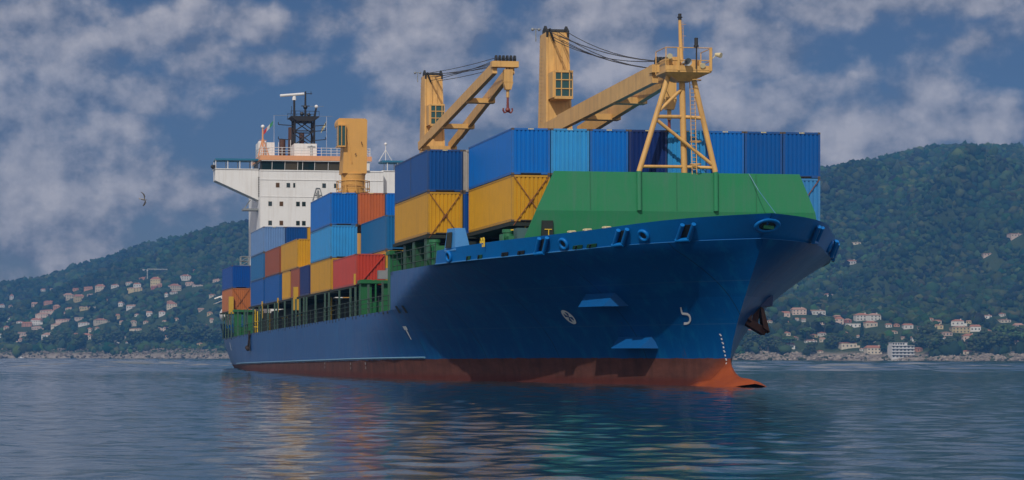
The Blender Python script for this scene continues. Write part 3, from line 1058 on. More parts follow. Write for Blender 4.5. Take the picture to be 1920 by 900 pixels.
deck_crane(27.0, 18.6, 26.6, dict(cab=22.05, foot=(26.2, 18.55), tip=(1.6, 19.62), wa=1.45, wb=.55, pt=.25, depth=1.15, cross=(.40, .68), block=17.6, sag=.55))
deck_crane(73.2, 21.9, 29.55, dict(cab=25.1, foot=(72.6, 22.15), tip=(46.6, 26.2), wa=1.5, wb=.75, pt=.72, depth=.95, cross=(.02, .33, .66), block=24.6, sag=.18))
# third crane: slewed away, so the plain back of its house shows, with the cab on its corner
mb = MB()
mb.tube(S(122.5, .45, 7.0), S(122.5, .45, 21.2), 1.25, 1.28, 24)
mb.tube(S(122.5, .45, 21.2), S(122.5, .45, 23.7), 1.28, 1.48, 24)
for z in (21.2, 22.2, 22.9, 23.7):
    mb.tube(S(122.5, .45, z), S(122.5, .45, z + .12), 1.36 + (z - 21.2) * .07, n=24)
mb.prism([S(121.2, -1.05, 23.8), S(121.2, 1.9, 23.8), S(121.2, 1.95, 30.2), S(121.2, 1.75, 30.4), S(121.2, -1.45, 30.4), S(121.2, -1.62, 30.05), S(121.2, -1.62, 29.65), S(121.2, -.8, 28.3)], S(2.7, 0, 0))
mb.prism([S(121.1, -.85, 29.7), S(121.1, -.6, 29.7), S(121.1, .12, 25.1), S(121.1, .05, 24.9)], S(.15, 0, 0))
c3 = part('deck_crane', mb, M_OCHRE, ship, smooth=40)
mb = MB(); mb.sbox(120.6, 122.2, -1.75, -.75, 26.9, 27.05); mb.sbox(120.6, 122.2, -1.75, -.75, 29.45, 29.6)
for p in (-1.75, -1.3, -.83):
    mb.sbox(120.6, 120.7, p, p + .08, 27, 29.5)
part('crane_cab', mb, M_OCHRE, c3)
mb = MB(); mb.sbox(120.7, 122.2, -1.68, -.80, 27.05, 29.45)
part('cab_glazing', mb, M_CABGL, c3)
mb = MB()
for z in (22.0, 22.9):
    mb.ring(S(122.5, .45, z), (0, 0, 1), (1, 0, 0), 2.0, .05, n=24, m=5)
for k in range(10):
    q = 2 * math.pi * k / 10
    mb.tube(S(122.5 + 2 * math.cos(q), .45 + 2 * math.sin(q), 21.6), S(122.5 + 2 * math.cos(q), .45 + 2 * math.sin(q), 22.95), .05, n=5)
    mb.bar(S(122.5 + 2 * math.cos(q), .45 + 2 * math.sin(q), 21.65), S(122.5 + 1.2 * math.cos(q), .45 + 1.2 * math.sin(q), 21.65), .08)
part('crane_gallery', mb, M_OCHRE, c3)
mb = MB(); mb.bar(S(121.0, 1.2, 27.6), S(121.0, 1.3, 27.2), .12, .08); mb.bar(S(121.0, .55, 26.2), S(121.0, .45, 26.0), .1, .08)
part('inspection_plate', mb, M_RUST, c3)
# ---------------------------------------------------------------- accommodation block and bridge
mb = MB()
plan = [(145.0, -8.2), (145.0, 8.25), (158.0, 8.25), (158.0, -8.15)]
mb.prism([S(s, p, 7.3) for s, p in plan], (0, 0, 18.95))
house = part('bridge_house', mb, M_WHITE, ship)
mb = MB()
plan2 = [(145.15, -8.05), (145.15, 6.3), (153.0, 6.3), (153.0, -8.05)]
mb.prism([S(s, p, 26.26) for s, p in plan2], (0, 0, 1.1))
part('wheelhouse', mb, mat('wheelhouse_dark', (.02, .025, .03), .5), house)
# glazing: one pane per window, mullions between
edges = [-7.95, -6.6, -4.9, -3.2, -2.55, -.95, .85, 2.5, 4.2, 5.6]
for k in range(len(edges) - 1):
    p0, p1 = edges[k] + .06, edges[k + 1] - .06
    mb = MB(); mb.prism([S(145.05, p0, 26.32), S(145.05, p1, 26.32), S(144.8, p1, 27.36), S(144.8, p0, 27.36)], S(.06, 0, 0))
    part('bridge_window', mb, mat('window_glass_tan', (.09, .08, .06), .08, dirt=0) if k in (2, 5, 6) else M_GLASS, house)
for p in edges[1:-1]:
    part('window_mullion', MB().bar(S(145.0, p, 26.3), S(144.75, p, 27.37), .07, .07), M_WHITE, house)
part('corner_panel', MB().sbox(144.7, 145.1, 5.6, 6.35, 26.27, 27.37), M_WHITE, house)
mb = MB(); mb.prism([S(145.3, -8.07, 26.5), S(145.3, -8.07, 27.2), S(147.5, -8.07, 27.2), S(147.5, -8.07, 26.5)], S(0, -.08, 0))
part('side_window', mb, M_GLASS, house)
mb = MB()
pl = [(144.55, -8.0), (144.55, 6.5), (153.3, 6.5), (153.3, -8.3)]
mb.prism([S(s, p, 27.38) for s, p in pl], (0, 0, .10))
part('wheelhouse_eave', mb, M_WHITE, house)
mb = MB()
mb.prism([S(s, p, 27.482) for s, p in [(144.5, -8.2), (144.5, 6.6), (153.4, 6.6), (153.4, -8.4)]], (0, 0, .62))
part('roof_fascia', mb, M_ORANGE, house)
mb = MB(); mb.sbox(144.98, 145.0 - .06, -8.2, 8.2, 24.92, 24.99); mb.sbox(144.93, 145.0, -8.2, 8.2, 26.1, 26.2)
for p in (-8.2, -4.5):
    mb.sbox(144.96, 144.985, p, p + .08, 6, 26)
mb.sbox(144.95, 144.99, -8.2, 8.2, 22.7, 22.76)
part('wall_seam', mb, M_WHITE, house)
# bridge wings with raked brackets
for sd, tip, root in ((-1, -13.95, -8.22), (1, 13.2, 8.27)):
    mb = MB()
    prof = [(tip, 24.9), (tip, 26.35), (root, 26.35), (root, 22.35)]
    mb.prism([S(146.3, p, z) for p, z in prof], S(2.6, 0, 0))
    w_ = part('bridge_wing', mb, M_WHITE, house)
    mb = MB(); mb.sbox(146.2, 149.0, tip - sd * -.1, root, 26.36, 26.46)
    part('wing_capping', mb, M_WHITE, house)
    mb = MB(); mb.sbox(146.1, 149.0, tip, root - sd * .0, 27.55, 27.78)
    part('wing_awning', mb, M_TEAL, house)
    mb = MB()
    n_ = 4
    for k in range(n_):
        p = tip + (root - tip) * (k + .05) / (n_ - .4)
        for s in (146.3, 148.8):
            part('wing_stanchion', MB().tube(S(s, p, 26.47), S(s, p, 27.54), .06, n=6), M_WHITE, house)
mb = MB(); mb.sbox(146.2, 147.0, -14.35, -13.95, 26.4, 26.9); mb.ball(S(146.4, -14.3, 26.7), .25)
part('wing_light', mb, M_BLACK, house)
mb = MB(); mb.sbox(146.5, 148.5, -10.2, -8.22, 21.0, 21.25); mb.bar(S(147, -10.0, 21.2), S(147, -9.2, 22.4), .08); mb.bar(S(148, -10.0, 21.2), S(148, -9.2, 22.4), .08)
part('side_platform', mb, M_GREY, house)
# small square windows
for z, ps in ((24.25, (-5.84, -4.43, -3.65, .32, 1.88)), (21.8, (-6.83, -5.35, -3.15, -2.37)), (19.28, (-6.83, -5.35, -3.15, -2.37)), (16.7, (-6.83, -5.35))):
    for k, p in enumerate(ps):
        w_ = .13 if abs(p + 3.65) < .01 else .24
        mb = MB(); mb.sbox(144.955, 144.995, p - w_, p + w_, z - .29, z + .29)
        part('cabin_window', mb, mat('cabin_glass_warm', (.10, .05, .02), .2, dirt=0) if k == 1 and z < 24 or (k == 0 and z > 24) else M_GLASS, house)
# ladder on the chamfered corner, small frame on the front
mb = MB()
for k in range(9):
    z = 22.8 + k * .3
    mb.sbox(145.5, 146.6, -8.26, -8.205, z, z + .14)
part('wall_ladder', mb, M_BLACK, house)
mb = MB()
q = [(-1.2, 22.3), (-.75, 23.9), (-.25, 23.9), (.2, 22.3)]
mb.path([S(144.9, p, z) for p, z in q], .06, 5)
mb.bar(S(144.9, -1.0, 23.0), S(144.9, 0, 23.0), .07); mb.bar(S(144.9, -.8, 23.3), S(144.9, .05, 22.5), .06); mb.tube(S(144.9, -.5, 22.5), S(144.9, -.5, 23.6), .12, n=8)
part('wall_davit', mb, M_GREY, house)
# monkey island: railings, boxes
mb = MB()
pts = [(144.7, -9.4), (144.7, 6.4)]
for z in (28.45, 28.8, 29.15):
    mb.path([S(150, -8.2, z), S(144.7, -8.1, z), S(144.7, 6.4, z), S(153, 6.4, z)], .035, 4)
for p in np.arange(-7.9, 6.5, 1.3):
    mb.tube(S(144.7, p, 28.1), S(144.7, p, 29.2), .045, n=5)
part('roof_railing', mb, M_WHITE, house)
mb = MB(); mb.sbox(147, 150, -8.15, -6.0, 28.1, 30.05); mb.box(-149, -148, -8.0, -7.0, 30.05, 30.3)
part('roof_locker', mb, M_WHITE, house)
mb = MB(); mb.sbox(146, 149, -3.5, -.5, 28.1, 29.85)
mh = part('mast_house', mb, M_WHITE, house)
mb = MB(); mb.sbox(146.2, 148.5, -.45, .05, 28.1, 29.5)
part('roof_tank', mb, mat('tank_blue', (.01, .12, .45), .4), house)
mb = MB(); mb.sbox(145.92, 145.98, -1.35, -1.1, 28.3, 29.6); mb.sbox(145.93, 145.98, -1.75, -.7, 29.35, 29.5)
part('roof_door', mb, M_GREY, house)
# orange tripod with a white dome
mb = MB()
mb.tube(S(146, -7.7, 28.1), S(146, -7.7, 31.9), .16, .09, 8)
for p, s in ((-8.3, 146), (-6.9, 146), (-7.7, 147.4)):
    mb.tube(S(s, p, 28.1), S(146, -7.7, 30.6), .07, n=6)
mb.bar(S(146, -8.2, 30.2), S(146, -7.2, 30.2), .06)
part('antenna_tripod', mb, M_ORANGE, house)
mb = MB(); mb.ball(S(146, -7.7, 32.0), .26)
part('antenna_dome', mb, M_WHITE, house, smooth=80)
# small tripod on the port wing
mb = MB()
mb.tube(S(147.5, 9.0, 27.8), S(147.5, 9.0, 30.0), .06, n=6)
for p in (8.1, 9.9):
    mb.tube(S(147.5, p, 27.8), S(147.5, 9.0, 29.3), .05, n=5)
mb.ball(S(147.5, 9.0, 30.1), .2)
part('wing_tripod', mb, M_WHITE, house)
# stacks behind the mast
mb = MB(); mb.tube(S(152, -3.0, 28.1), S(152, -3.0, 32.6), .55, .5, 14); mb.tube(S(152.5, -1.6, 28.1), S(152.5, -1.6, 31.9), .35, n=12); mb.tube(S(152, -4.3, 28.1), S(152, -4.3, 31.0), .42, n=12)
part('exhaust_pipe', mb, mat('exhaust_brown', (.10, .045, .03), .7, dirt=.5), house, smooth=50)
# black lattice radar mast
mb = MB()
zb, zt = 29.85, 33.4
cor = [(147.0, -3.3), (147.0, -.7), (149.4, -.7), (149.4, -3.3)]
for s, p in cor:
    mb.tube(S(s, p, 28.1), S(s, p, zt), .13, n=6)
for k in range(2):
    z0, z1 = zb + k * (zt - zb) / 2, zb + (k + 1) * (zt - zb) / 2
    for i in range(4):
        a, b_ = cor[i], cor[(i + 1) % 4]
        mb.tube(S(*a, z0), S(*b_, z1), .07, n=5); mb.tube(S(*b_, z0), S(*a, z1), .07, n=5)
        mb.tube(S(*a, z1), S(*b_, z1), .07, n=5)
for z in (30.4, 31.6, 32.3):
    for sd, L in ((-1, 2.2), (1, 1.5)):
        if z == 31.6 and sd == -1: continue
        p0 = -3.3 if sd < 0 else -.7
        mb.bar(S(147.0, p0, z), S(147.0, p0 + sd * L, z + .12), .10); mb.bar(S(147.0, p0 + sd * L, z + .1), S(147.0, p0 + sd * L, z + .45), .09)
rm = part('radar_mast', mb, M_BLACK, house)
mb = MB()
mb.sbox(146.5, 149.9, -3.9, -.1, 33.42, 33.55)
for s in (146.5, 149.9):
    mb.path([S(s, -3.9, 34.2), S(s, -.1, 34.2)], .03, 4)
    for p in np.arange(-3.9, 0, .63):
        mb.tube(S(s, p, 33.5), S(s, p, 34.2), .025, n=4)
mb.prism([S(146.5, -3.8, 33.42), S(146.5, -.2, 33.42), S(146.5, -.9, 32.9), S(146.5, -3.1, 32.9)], S(3, 0, 0))
mb.tube(S(148, -3.25, 33.5), S(148, -3.25, 36.0), .14, n=8)
mb.tube(S(148, -1.75, 33.5), S(148, -1.75, 37.0), .16, .11, 8)
mb.tube(S(148, -.55, 33.5), S(148, -.3, 34.8), .16, .12, 6)
mb.bar(S(148, -2.3, 35.05), S(148, -1.2, 35.05), .14, .1); mb.bar(S(148, -1.75, 36.7), S(148, -.85, 36.7), .08)
mb.bar(S(148, -1.0, 36.6), S(148, -1.0, 37.0), .06); mb.ball(S(148, -1.75, 34.9), .3); mb.ball(S(148, -2.2, 34.0), .28); mb.ball(S(148, -1.3, 33.9), .25)
mb.bar(S(148, -3.6, 35.0), S(148, -3.6, 34.0), .06)
part('mast_top', mb, M_BLACK, house)
mb = MB(); mb.tube(S(147.9, -5.15, 36.35), S(147.9, -1.95, 36.65), .18, n=8)
part('radar_scanner', mb, M_WHITE, house)
mb = MB(); mb.tube(S(148, -3.25, 35.8), S(148, -3.25, 36.35), .28, .22, 8); mb.ball(S(148, -.28, 35.0), .24)
part('scanner_motor', mb, M_WHITE, house)
mb = MB(); mb.bar(S(148, -6.0, 33.75), S(148, -3.9, 33.75), .035); mb.bar(S(148, -.1, 33.72), S(148, 1.9, 33.72), .035)
mb.bar(S(148, -1.2, 35.0), S(148, .7, 35.05), .04)
part('signal_yard', mb, M_GREY, house)
for p, cols in ((-6.35, ((.03, .22, .10), (.6, .6, .6), (.42, .03, .05))), (.62, ((.62, .58, .34),))):
    n_ = len(cols)
    for k, c in enumerate(cols):
        mb = MB(); w_ = .42
        x0 = p + .25 - k * w_ if n_ > 1 else p
        q = lambda i: S(148 + .05 * math.sin(i * 2), p + (.3 if n_ > 1 else .45) - i * (.42 if n_ > 1 else .30), 33.05 - i * .45)
        i0, i1 = (k, k + 1) if n_ > 1 else (0, 2.2)
        mb.prism([q(i0), q(i1), q(i1) + Vector((0, -.1, -.62)), q(i0) + Vector((0, -.1, -.62))], S(.03, 0, 0))
        part('signal_flag', mb, mat('flag_%d_%d' % (n_, k), c, .8, dirt=.1), house)
mb = MB(); mb.tube(S(148, -5.95, 28.1), S(148, -5.95, 33.75), .02, n=4); mb.tube(S(148, 1.1, 28.1), S(148, 1.1, 33.7), .02, n=4)
for p, h in ((-5.6, 30.0), (-2.6 + 4.8, 30.6), (4.5, 29.9), (-4.0, 30.3)):
    mb.tube(S(146, p, 28.1), S(146, p, h), .035, n=4)
part('whip_antenna', mb, M_WHITE, house)

# ---------------------------------------------------------------- side passage: stanchions, rails, lashing gear
bays = ((28.4, 41.5), (43.3, 55.6), (57.2, 69.5), (70.6, 76.8), (78.7, 90.9), (92.5, 104.8), (106.2, 118.5), (120.5, 136.5), (139.4, 146.6))
for a, b_ in bays:
    for s in sorted({a + .35, (a + b_) / 2, b_ - .35}):
        for sd in (-1, 1):
            mb = MB(); mb.bar(S(s, sd * 12.88, low_edge(s) - .1), S(s, sd * 12.88, 7.35), .15, .15)
            part('stanchion', mb, M_POST, ship)
for sd in (-1, 1):
    mb = MB()
    for dz in (.45, .85, 1.2):
        pts = [S(s, sd * (min(12.95, half(s, 4.0) - .12)), low_edge(s) + dz) for s in list(range(25, 146, 5)) + [147]]
        mb.path(pts, .022 if dz < 1.2 else .032, 4)
    for s in range(26, 147, 4):
        mb.bar(S(s, sd * 12.95, low_edge(s) - .1), S(s, sd * 12.95, low_edge(s) + 1.2), .04)
    part('side_railing', mb, mat('rail_dark_green', (.02, .05, .035), .6), ship)
mb = MB()
rng_ = random.Random(3)
for k in range(70):
    s = 25.5 + k * 1.73
    w_ = rng_.uniform(.15, .5); h = rng_.uniform(.08, .32)
    z = low_edge(s)
    part('scupper_lip', MB().sbox(s, s + w_, -half(s, z) - .012, -half(s, z) + .05, z - h, z + .01), M_DARK, ship)
# yellow twist-lock pads and poles at the bay ends
for s, z0, z1 in ((77.9, 6.3, 8.6), (91.6, 6.4, 8.4), (105.3, 6.0, 8.4), (42.6, 7.6, 9.0), (138.8, 7.2, 9.4)):
    mb = MB(); mb.sbox(s, s + .55, -12.9, -12.3, z0, z1) if z1 - z0 > 1.5 and s in (77.9, 138.8) else mb.bar(S(s, -12.7, z0), S(s, -12.7, z1 - .5), .15, .12)
    part('lashing_post', mb, mat('lashing_ochre', (.55, .33, .03), .6, dirt=.3), ship)
for s, p in ((99, -11.0), (86, -11.2), (112, -11.0), (64, -11.3), (124, -11)):
    mb = MB(); mb.bar(S(s, p, 4.6), S(s, p, 7.2), .12); mb.bar(S(s, p - .3, 5.9), S(s + .1, p + .3, 6.0), .1)
    part('vent_pipe', mb, M_YELL, ship)
# green lashing bridges with ladders
for s, p0, p1, z0, z1 in ((41.9, -12.3, -9.6, 4.9, 8.0), (136.9, -12.4, -10.0, 4.2, 7.7), (26.6, -12.7, -11.6, 4.9, 9.6)):
    mb = MB()
    w_ = 1.0
    mb.sbox(s, s + w_, p0, p0 + .9, z0, z1); mb.sbox(s + .1, s + w_, p1 - .8, p1, z0, z1 - .2)
    mb.sbox(s - .3, s + w_ + .2, p0 - .1, p1 + .1, z1 - .32, z1 - .05)
    mb.sbox(s + .2, s + w_, p0 + .9, p1 - .8, z0, z0 + 1.3)
    mb.tube(S(s - .2, p0 + 1.2, z0), S(s - .2, p0 + 1.2, z1), .08, n=6)
    o = part('lashing_bridge', mb, mat('lashing_green', (.010, .13, .04), .5, dirt=.4), ship)
    mb = MB(); q = p1 + .25
    mb.bar(S(s, q, z0 + .3), S(s, q, z1), .10); mb.bar(S(s - .02, q - .2, z0 + 1.3), S(s - .02, q + .2, z0 + 1.3), .1); mb.bar(S(s, q - .3, z0 + 1.6), S(s, q - .3, z1 - .4), .07)
    part('yellow_valve', mb, M_YELL, o)
mb = MB(); mb.sbox(41.6, 42.2, -10.9, -9.6, 8.05, 8.75); mb.sbox(41.65, 42.3, -10.2, -9.9, 8.75, 8.95)
part('deck_locker', mb, M_GREY, ship)
# mooring deck between the step and the bulwark
for s, p in ((22.6, -12.0), (18.2, -12.2), (13.9, -12.2)):
    mb = MB(); mb.sbox(s, s + .9, p - .3, p + .5, 7.78, 10.0)
    part('pillar', mb, M_DGREEN, ship)
mb = MB()
for z in (8.3, 8.75, 9.2):
    mb.path([S(24.1, -12.95, z), S(16, -12.98, z - .05), S(8.6, -12.95, z - .1)], .03, 4)
for s in np.arange(8.8, 24.3, 1.7):
    mb.bar(S(s, -12.96, 7.75), S(s, -12.96, 9.2), .05)
part('mooring_railing', mb, MATS['rail_dark_green'], ship)
mb = MB(); mb.tube(S(15.5, -12.0, 8.9), S(15.5, -10.2, 8.9), .65, n=14); mb.sbox(15, 16.2, -10.1, -9.6, 7.8, 9.4); mb.sbox(14.4, 15.0, -12.2, -11.4, 7.8, 9.2); mb.tube(S(15.5, -12.15, 8.9), S(15.5, -12.0, 8.9), .85, n=14)
part('mooring_winch', mb, M_GREY, ship)
for s, p in ((12.2, -12.3), (.5, -10.05)):
    mb = MB(); mb.tube(S(s, p, 7.8), S(s, p, 9.4), .36, .34, 14); mb.tube(S(s, p, 9.4), S(s, p, 9.6), .40, .40, 14); mb.sbox(s - .9, s - .2, p - .2, p + .7, 7.8, 9.15); mb.sbox(s - .5, s + .4, p - .48, p - .38, 8.2, 9.3)
    o = part('ventilator', mb, mat('vent_green', (.025, .17, .07), .5, dirt=.3), ship, smooth=45)
    mb = MB(); q = p + 1.0
    for k in range(5):
        mb.bar(S(s - .3, q, 8.2 + k * .4), S(s - .3, q + .4, 8.2 + k * .4), .05)
    mb.bar(S(s - .3, q, 7.9), S(s - .3, q, 10.1), .06); mb.bar(S(s - .3, q + .4, 7.9), S(s - .3, q + .4, 10.1), .14)
    part('vent_ladder', mb, M_YELL, o)
mb = MB(); mb.add([S(6.3, -12.9, 8.5), S(4.7, -12.5, 8.5), S(4.7, -11.5, 8.5), S(6.3, -11.7, 8.5), S(6.0, -12.75, 9.95), S(5.0, -12.45, 9.95), S(5.0, -11.8, 9.95), S(6.0, -12.0, 9.95)],
                  [(0, 3, 2, 1), (4, 5, 6, 7), (0, 1, 5, 4), (1, 2, 6, 5), (2, 3, 7, 6), (3, 0, 4, 7)])
o = part('pilot_gate_box', mb, mat('gate_blue', (.05, .24, .55), .4), ship)
mb = MB(); mb.prism([S(5.95, -12.86, 8.7), S(5.2, -12.68, 8.7), S(5.25, -12.60, 9.7), S(5.85, -12.76, 9.7)], S(0, -.04, 0))
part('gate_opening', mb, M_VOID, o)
for s in (2.1, 1.5):
    mb = MB(); P0 = S(s, -11.45, 8.55)
    mb.path([P0, P0 + Vector((0, 0, .4)), P0 + Vector((.12, 0, .55)), P0 + Vector((.3, 0, .55)), P0 + Vector((.4, 0, .4)), P0 + Vector((.4, 0, 0))], .05, 6)
    part('hoop_guard', mb, M_YELL, ship)
mb = MB(); mb.bar(S(.3, -10.1, 8.4), S(.3, -10.1, 9.6), .08); mb.bar(S(.6, -10.3, 9.55), S(-.1, -9.8, 9.55), .08)
part('valve_stand', mb, M_YELL, ship)
mb = MB(); mb.sbox(-1.2, -.2, -9.9, -9.2, 7.9, 9.6)
part('deck_cabinet', mb, mat('cabinet_teal', (.05, .12, .12), .5), ship)
mb = MB()
for u in (.42, .47, .36):
    s, p, z = bul(u, 1.0)
    mb.tube(S(s + .6, -p + .7, z - .1), S(s + .6, -p + .7, z + .22), .14, n=8); mb.tube(S(s + .3, -p + .9, z + .15), S(s + .9, -p + .6, z + .15), .07, n=6)
part('mooring_bitt', mb, mat('bitt_cream', (.6, .52, .3), .5, dirt=.3), ship)
mb = MB(); mb.sbox(1.2, 2.6, 9.9, 10.7, 9.3, 9.42); mb.tube(S(1.5, 10.2, 8.2), S(1.5, 10.2, 10.0), .1); mb.bar(S(1.2, 10.7, 8.6), S(1.2, 10.7, 9.35), .08); mb.tube(S(1.8, 10.0, 9.42), S(2.2, 10.2, 9.9), .2)
part('port_platform', mb, mat('platform_olive', (.10, .15, .05), .5), ship)

# pilot ladder and its dark tangle of rope on the after side
mb = MB()
for k in range(14):
    z = 4.5 - k * .15
    mb.bar(S(113.2, -13.16, z), S(114.0, -13.16, z), .09, .05)
for s in (113.2, 113.95):
    mb.path([S(s, -13.17, 4.7), S(s + .15, -13.2, 3.6), S(s + .1, -13.18, 2.4)], .07, 5)
mb.tube(S(113.0, -13.2, 4.3), S(114.4, -13.25, 2.6), .12, n=6); mb.ball(S(114.5, -13.3, 2.75), .28); mb.ball(S(114.0, -13.3, 2.6), .26)
part('pilot_ladder', mb, M_ROPE, ship)
# lattice tower and lifeboat davit at the stern
mb = MB()
for p in (-9.8, -8.7):
    for s in (152.6, 153.9):
        mb.tube(S(s, p, 4.1), S(s, p, 15.2), .06, n=5)
for k in range(5):
    z = 12.8 + k * .6
    for a, b_ in (((152.6, -9.8), (152.6, -8.7)), ((153.9, -9.8), (153.9, -8.7)), ((152.6, -9.8), (153.9, -9.8)), ((152.6, -8.7), (153.9, -8.7))):
        mb.tube(S(*a, z), S(*b_, z), .05, n=4)
        if k < 4: mb.tube(S(*a, z), S(*b_, z + .6), .035, n=4)
part('lattice_tower', mb, M_GREY, ship)
mb = MB()
L, n_ = 5.0, 10
vs, fs = [], []
for i in range(n_ + 1):
    t = i / n_; s = 152.8 + t * L; w_ = .8 * math.sin(math.pi * (.08 + .84 * t)) ** .6
    for q in range(12):
        a = 2 * math.pi * q / 12
        vs.append(S(s, -11.9 + w_ * .6 * math.cos(a), 7.4 + w_ * 1.05 * math.sin(a)))
for i in range(n_):
    for q in range(12):
        fs.append((i * 12 + q, i * 12 + (q + 1) % 12, (i + 1) * 12 + (q + 1) % 12, (i + 1) * 12 + q))
fs += [tuple(range(12)), tuple(range(n_ * 12 + 11, n_ * 12 - 1, -1))]
mb.add(vs, fs)
lb = part('lifeboat', mb, M_WHITE, ship, smooth=60)
mb = MB()
for s in (153.4, 156.6):
    mb.path([S(s, -11.2, 6.0), S(s, -11.4, 9.2), S(s, -12.2, 9.9), S(s, -13.0, 9.6)], .10, 6)
for k in range(6):
    mb.bar(S(153.0, -13.1 + k * .25, 8.9 + k * .1), S(157.0, -13.1 + k * .25, 8.9 + k * .1), .05)
part('davit_arm', mb, M_WHITE, lb)
# ---------------------------------------------------------------- shipping containers, each a thing of its own
CC = {
    'blue': (.002, .15, .54), 'lightblue': (.035, .30, .66), 'navy': (.003, .070, .27), 'royal': (.002, .095, .36), 'midnight': (.004, .026, .15),
    'yellow': (.62, .32, .018), 'red': (.50, .055, .035), 'orange': (.52, .13, .045), 'brown': (.30, .075, .035), 'greyblue': (.14, .27, .52),
    'steel': (.010, .135, .34), 'cornflower': (.05, .27, .60), 'grey': (.42, .38, .34), 'rust': (.46, .15, .05), 'cobalt': (.002, .070, .32),
}


def cmat(c):
    col = CC[c]
    return mat('container_' + c, col, .42, dirt=.32, scale=.9, streak=.30, rnd=.07, ior=1.28, dirtcol=tuple(.55 * v + .02 for v in col))


def frame_mat(c):
    col = CC[c]
    return mat('container_frame_' + c, tuple(v * .85 for v in col), .5, dirt=.5, scale=2.5, rnd=.07, dirtcol=tuple(.3 * v + .03 for v in col))


M_CAST = mat('corner_casting_steel', (.10, .075, .06), .6, dirt=.5, scale=6)
M_TICK = mat('warning_mark_cream', (.80, .68, .30), .5, dirt=.3, scale=8)
M_SLOT = mat('fork_slot_dark', (.012, .012, .014), .8)
MESHES = {}
W_, TIERP = 2.438, 2.92


def corrugated(length, z0, z1, depth=.062, pitch=.27):
    """strip along x, facing -y, with trapezoid ribs"""
    n = max(4, round(length / pitch)); step = length / n
    prof = []
    for k in range(n):
        x = -length / 2 + k * step
        prof += [(x, 0), (x + step * .56, 0), (x + step * .68, depth), (x + step * .88, depth)]
    prof.append((length / 2, 0))
    mb = MB()
    vs = []
    for x, d in prof:
        vs += [(x, d, z0), (x, d, z1)]
    mb.add(vs, [(2 * k, 2 * k + 2, 2 * k + 3, 2 * k + 1) for k in range(len(prof) - 1)])
    return mb


def rotz(mb, a, off):
    c, s = math.cos(a), math.sin(a)
    mb.v = [(x * c - y * s + off[0], x * s + y * c + off[1], z + off[2]) for x, y, z in mb.v]
    return mb


def cmesh(kind, what, colour):
    key = (kind, what, colour)
    if key in MESHES:
        return MESHES[key]
    L, H = {'40': (12.19, 2.896), '40s': (12.19, 2.591), '20': (6.06, 2.896)}[kind]
    hx, hy = L / 2, W_ / 2
    mb = MB()
    m = cmat(colour) if colour != 'any' else None
    if what == 'frame':
        m = frame_mat(colour)
        for sx in (-1, 1):
            for sy in (-1, 1):
                mb.box(sx * hx, sx * (hx - .13), sy * hy, sy * (hy - .13), .02, H - .02)
            mb.box(sx * hx, sx * (hx - .11), -hy + .13, hy - .13, H - .13, H - .004)
            mb.box(sx * hx, sx * (hx - .11), -hy + .13, -.65, .02, .17); mb.box(sx * hx, sx * (hx - .11), .65, hy - .13, .02, .17)
            mb.box(sx * (hx - .02), sx * (hx - .11), -.65, .65, .11, .17)
        for sy in (-1, 1):
            mb.box(-hx + .13, hx - .13, sy * hy, sy * (hy - .07), H - .10, H - .004)
            mb.box(-hx + .13, hx - .13, sy * hy, sy * (hy - .07), .02, .18)
        mb.box(-hx + .11, hx - .11, -hy + .07, hy - .07, .10, .14)
    elif what == 'side':
        mb = corrugated(L - .26, .17, H - .09, .05, .28)
        rotz(mb, 0, (0, -hy + .012, 0))
    elif what == 'end':
        mb = corrugated(W_ - .26, .16, H - .12)
        rotz(mb, math.pi / 2, (hx - .015, 0, 0))
    elif what == 'roof':
        mb.box(-hx + .11, hx - .11, -hy + .07, hy - .07, H - .05, H - .012)
    elif what == 'casting':
        m = M_CAST
        mb.box(-.09, .09, -.082, .082, -.06, .06)
    elif what == 'mark':
        m = M_TICK
        for k in range(4):
            mb.box(hx + .002, hx + .012, -.17 + k * .09, -.11 + k * .09, H - .085, H - .02)
    elif what == 'slot':
        m = M_SLOT
        mb.box(hx - .06, hx - .015, -.6, .6, .03, .105)
    elif what == 'rods':
        m = M_RODS
        mb.bar((hx + .05, -hy + .1, -.25), (hx + .05, hy - .12, H - .1), .042, .042); mb.bar((hx + .09, hy - .1, -.25), (hx + .09, -hy + .12, H - .1), .042, .042)
        mb.bar((hx + .07, -.18, 1.05), (hx + .07, .1, 1.4), .09)
    elif what == 'rod':
        mb.bar((hx + .06, -hy + .25, .05), (hx + .06, hy - .1, H - .12), .11, .07)
    me = mb.mesh('container_' + what, m, fix=(what not in ('side', 'end')))
    MESHES[key] = me
    return me


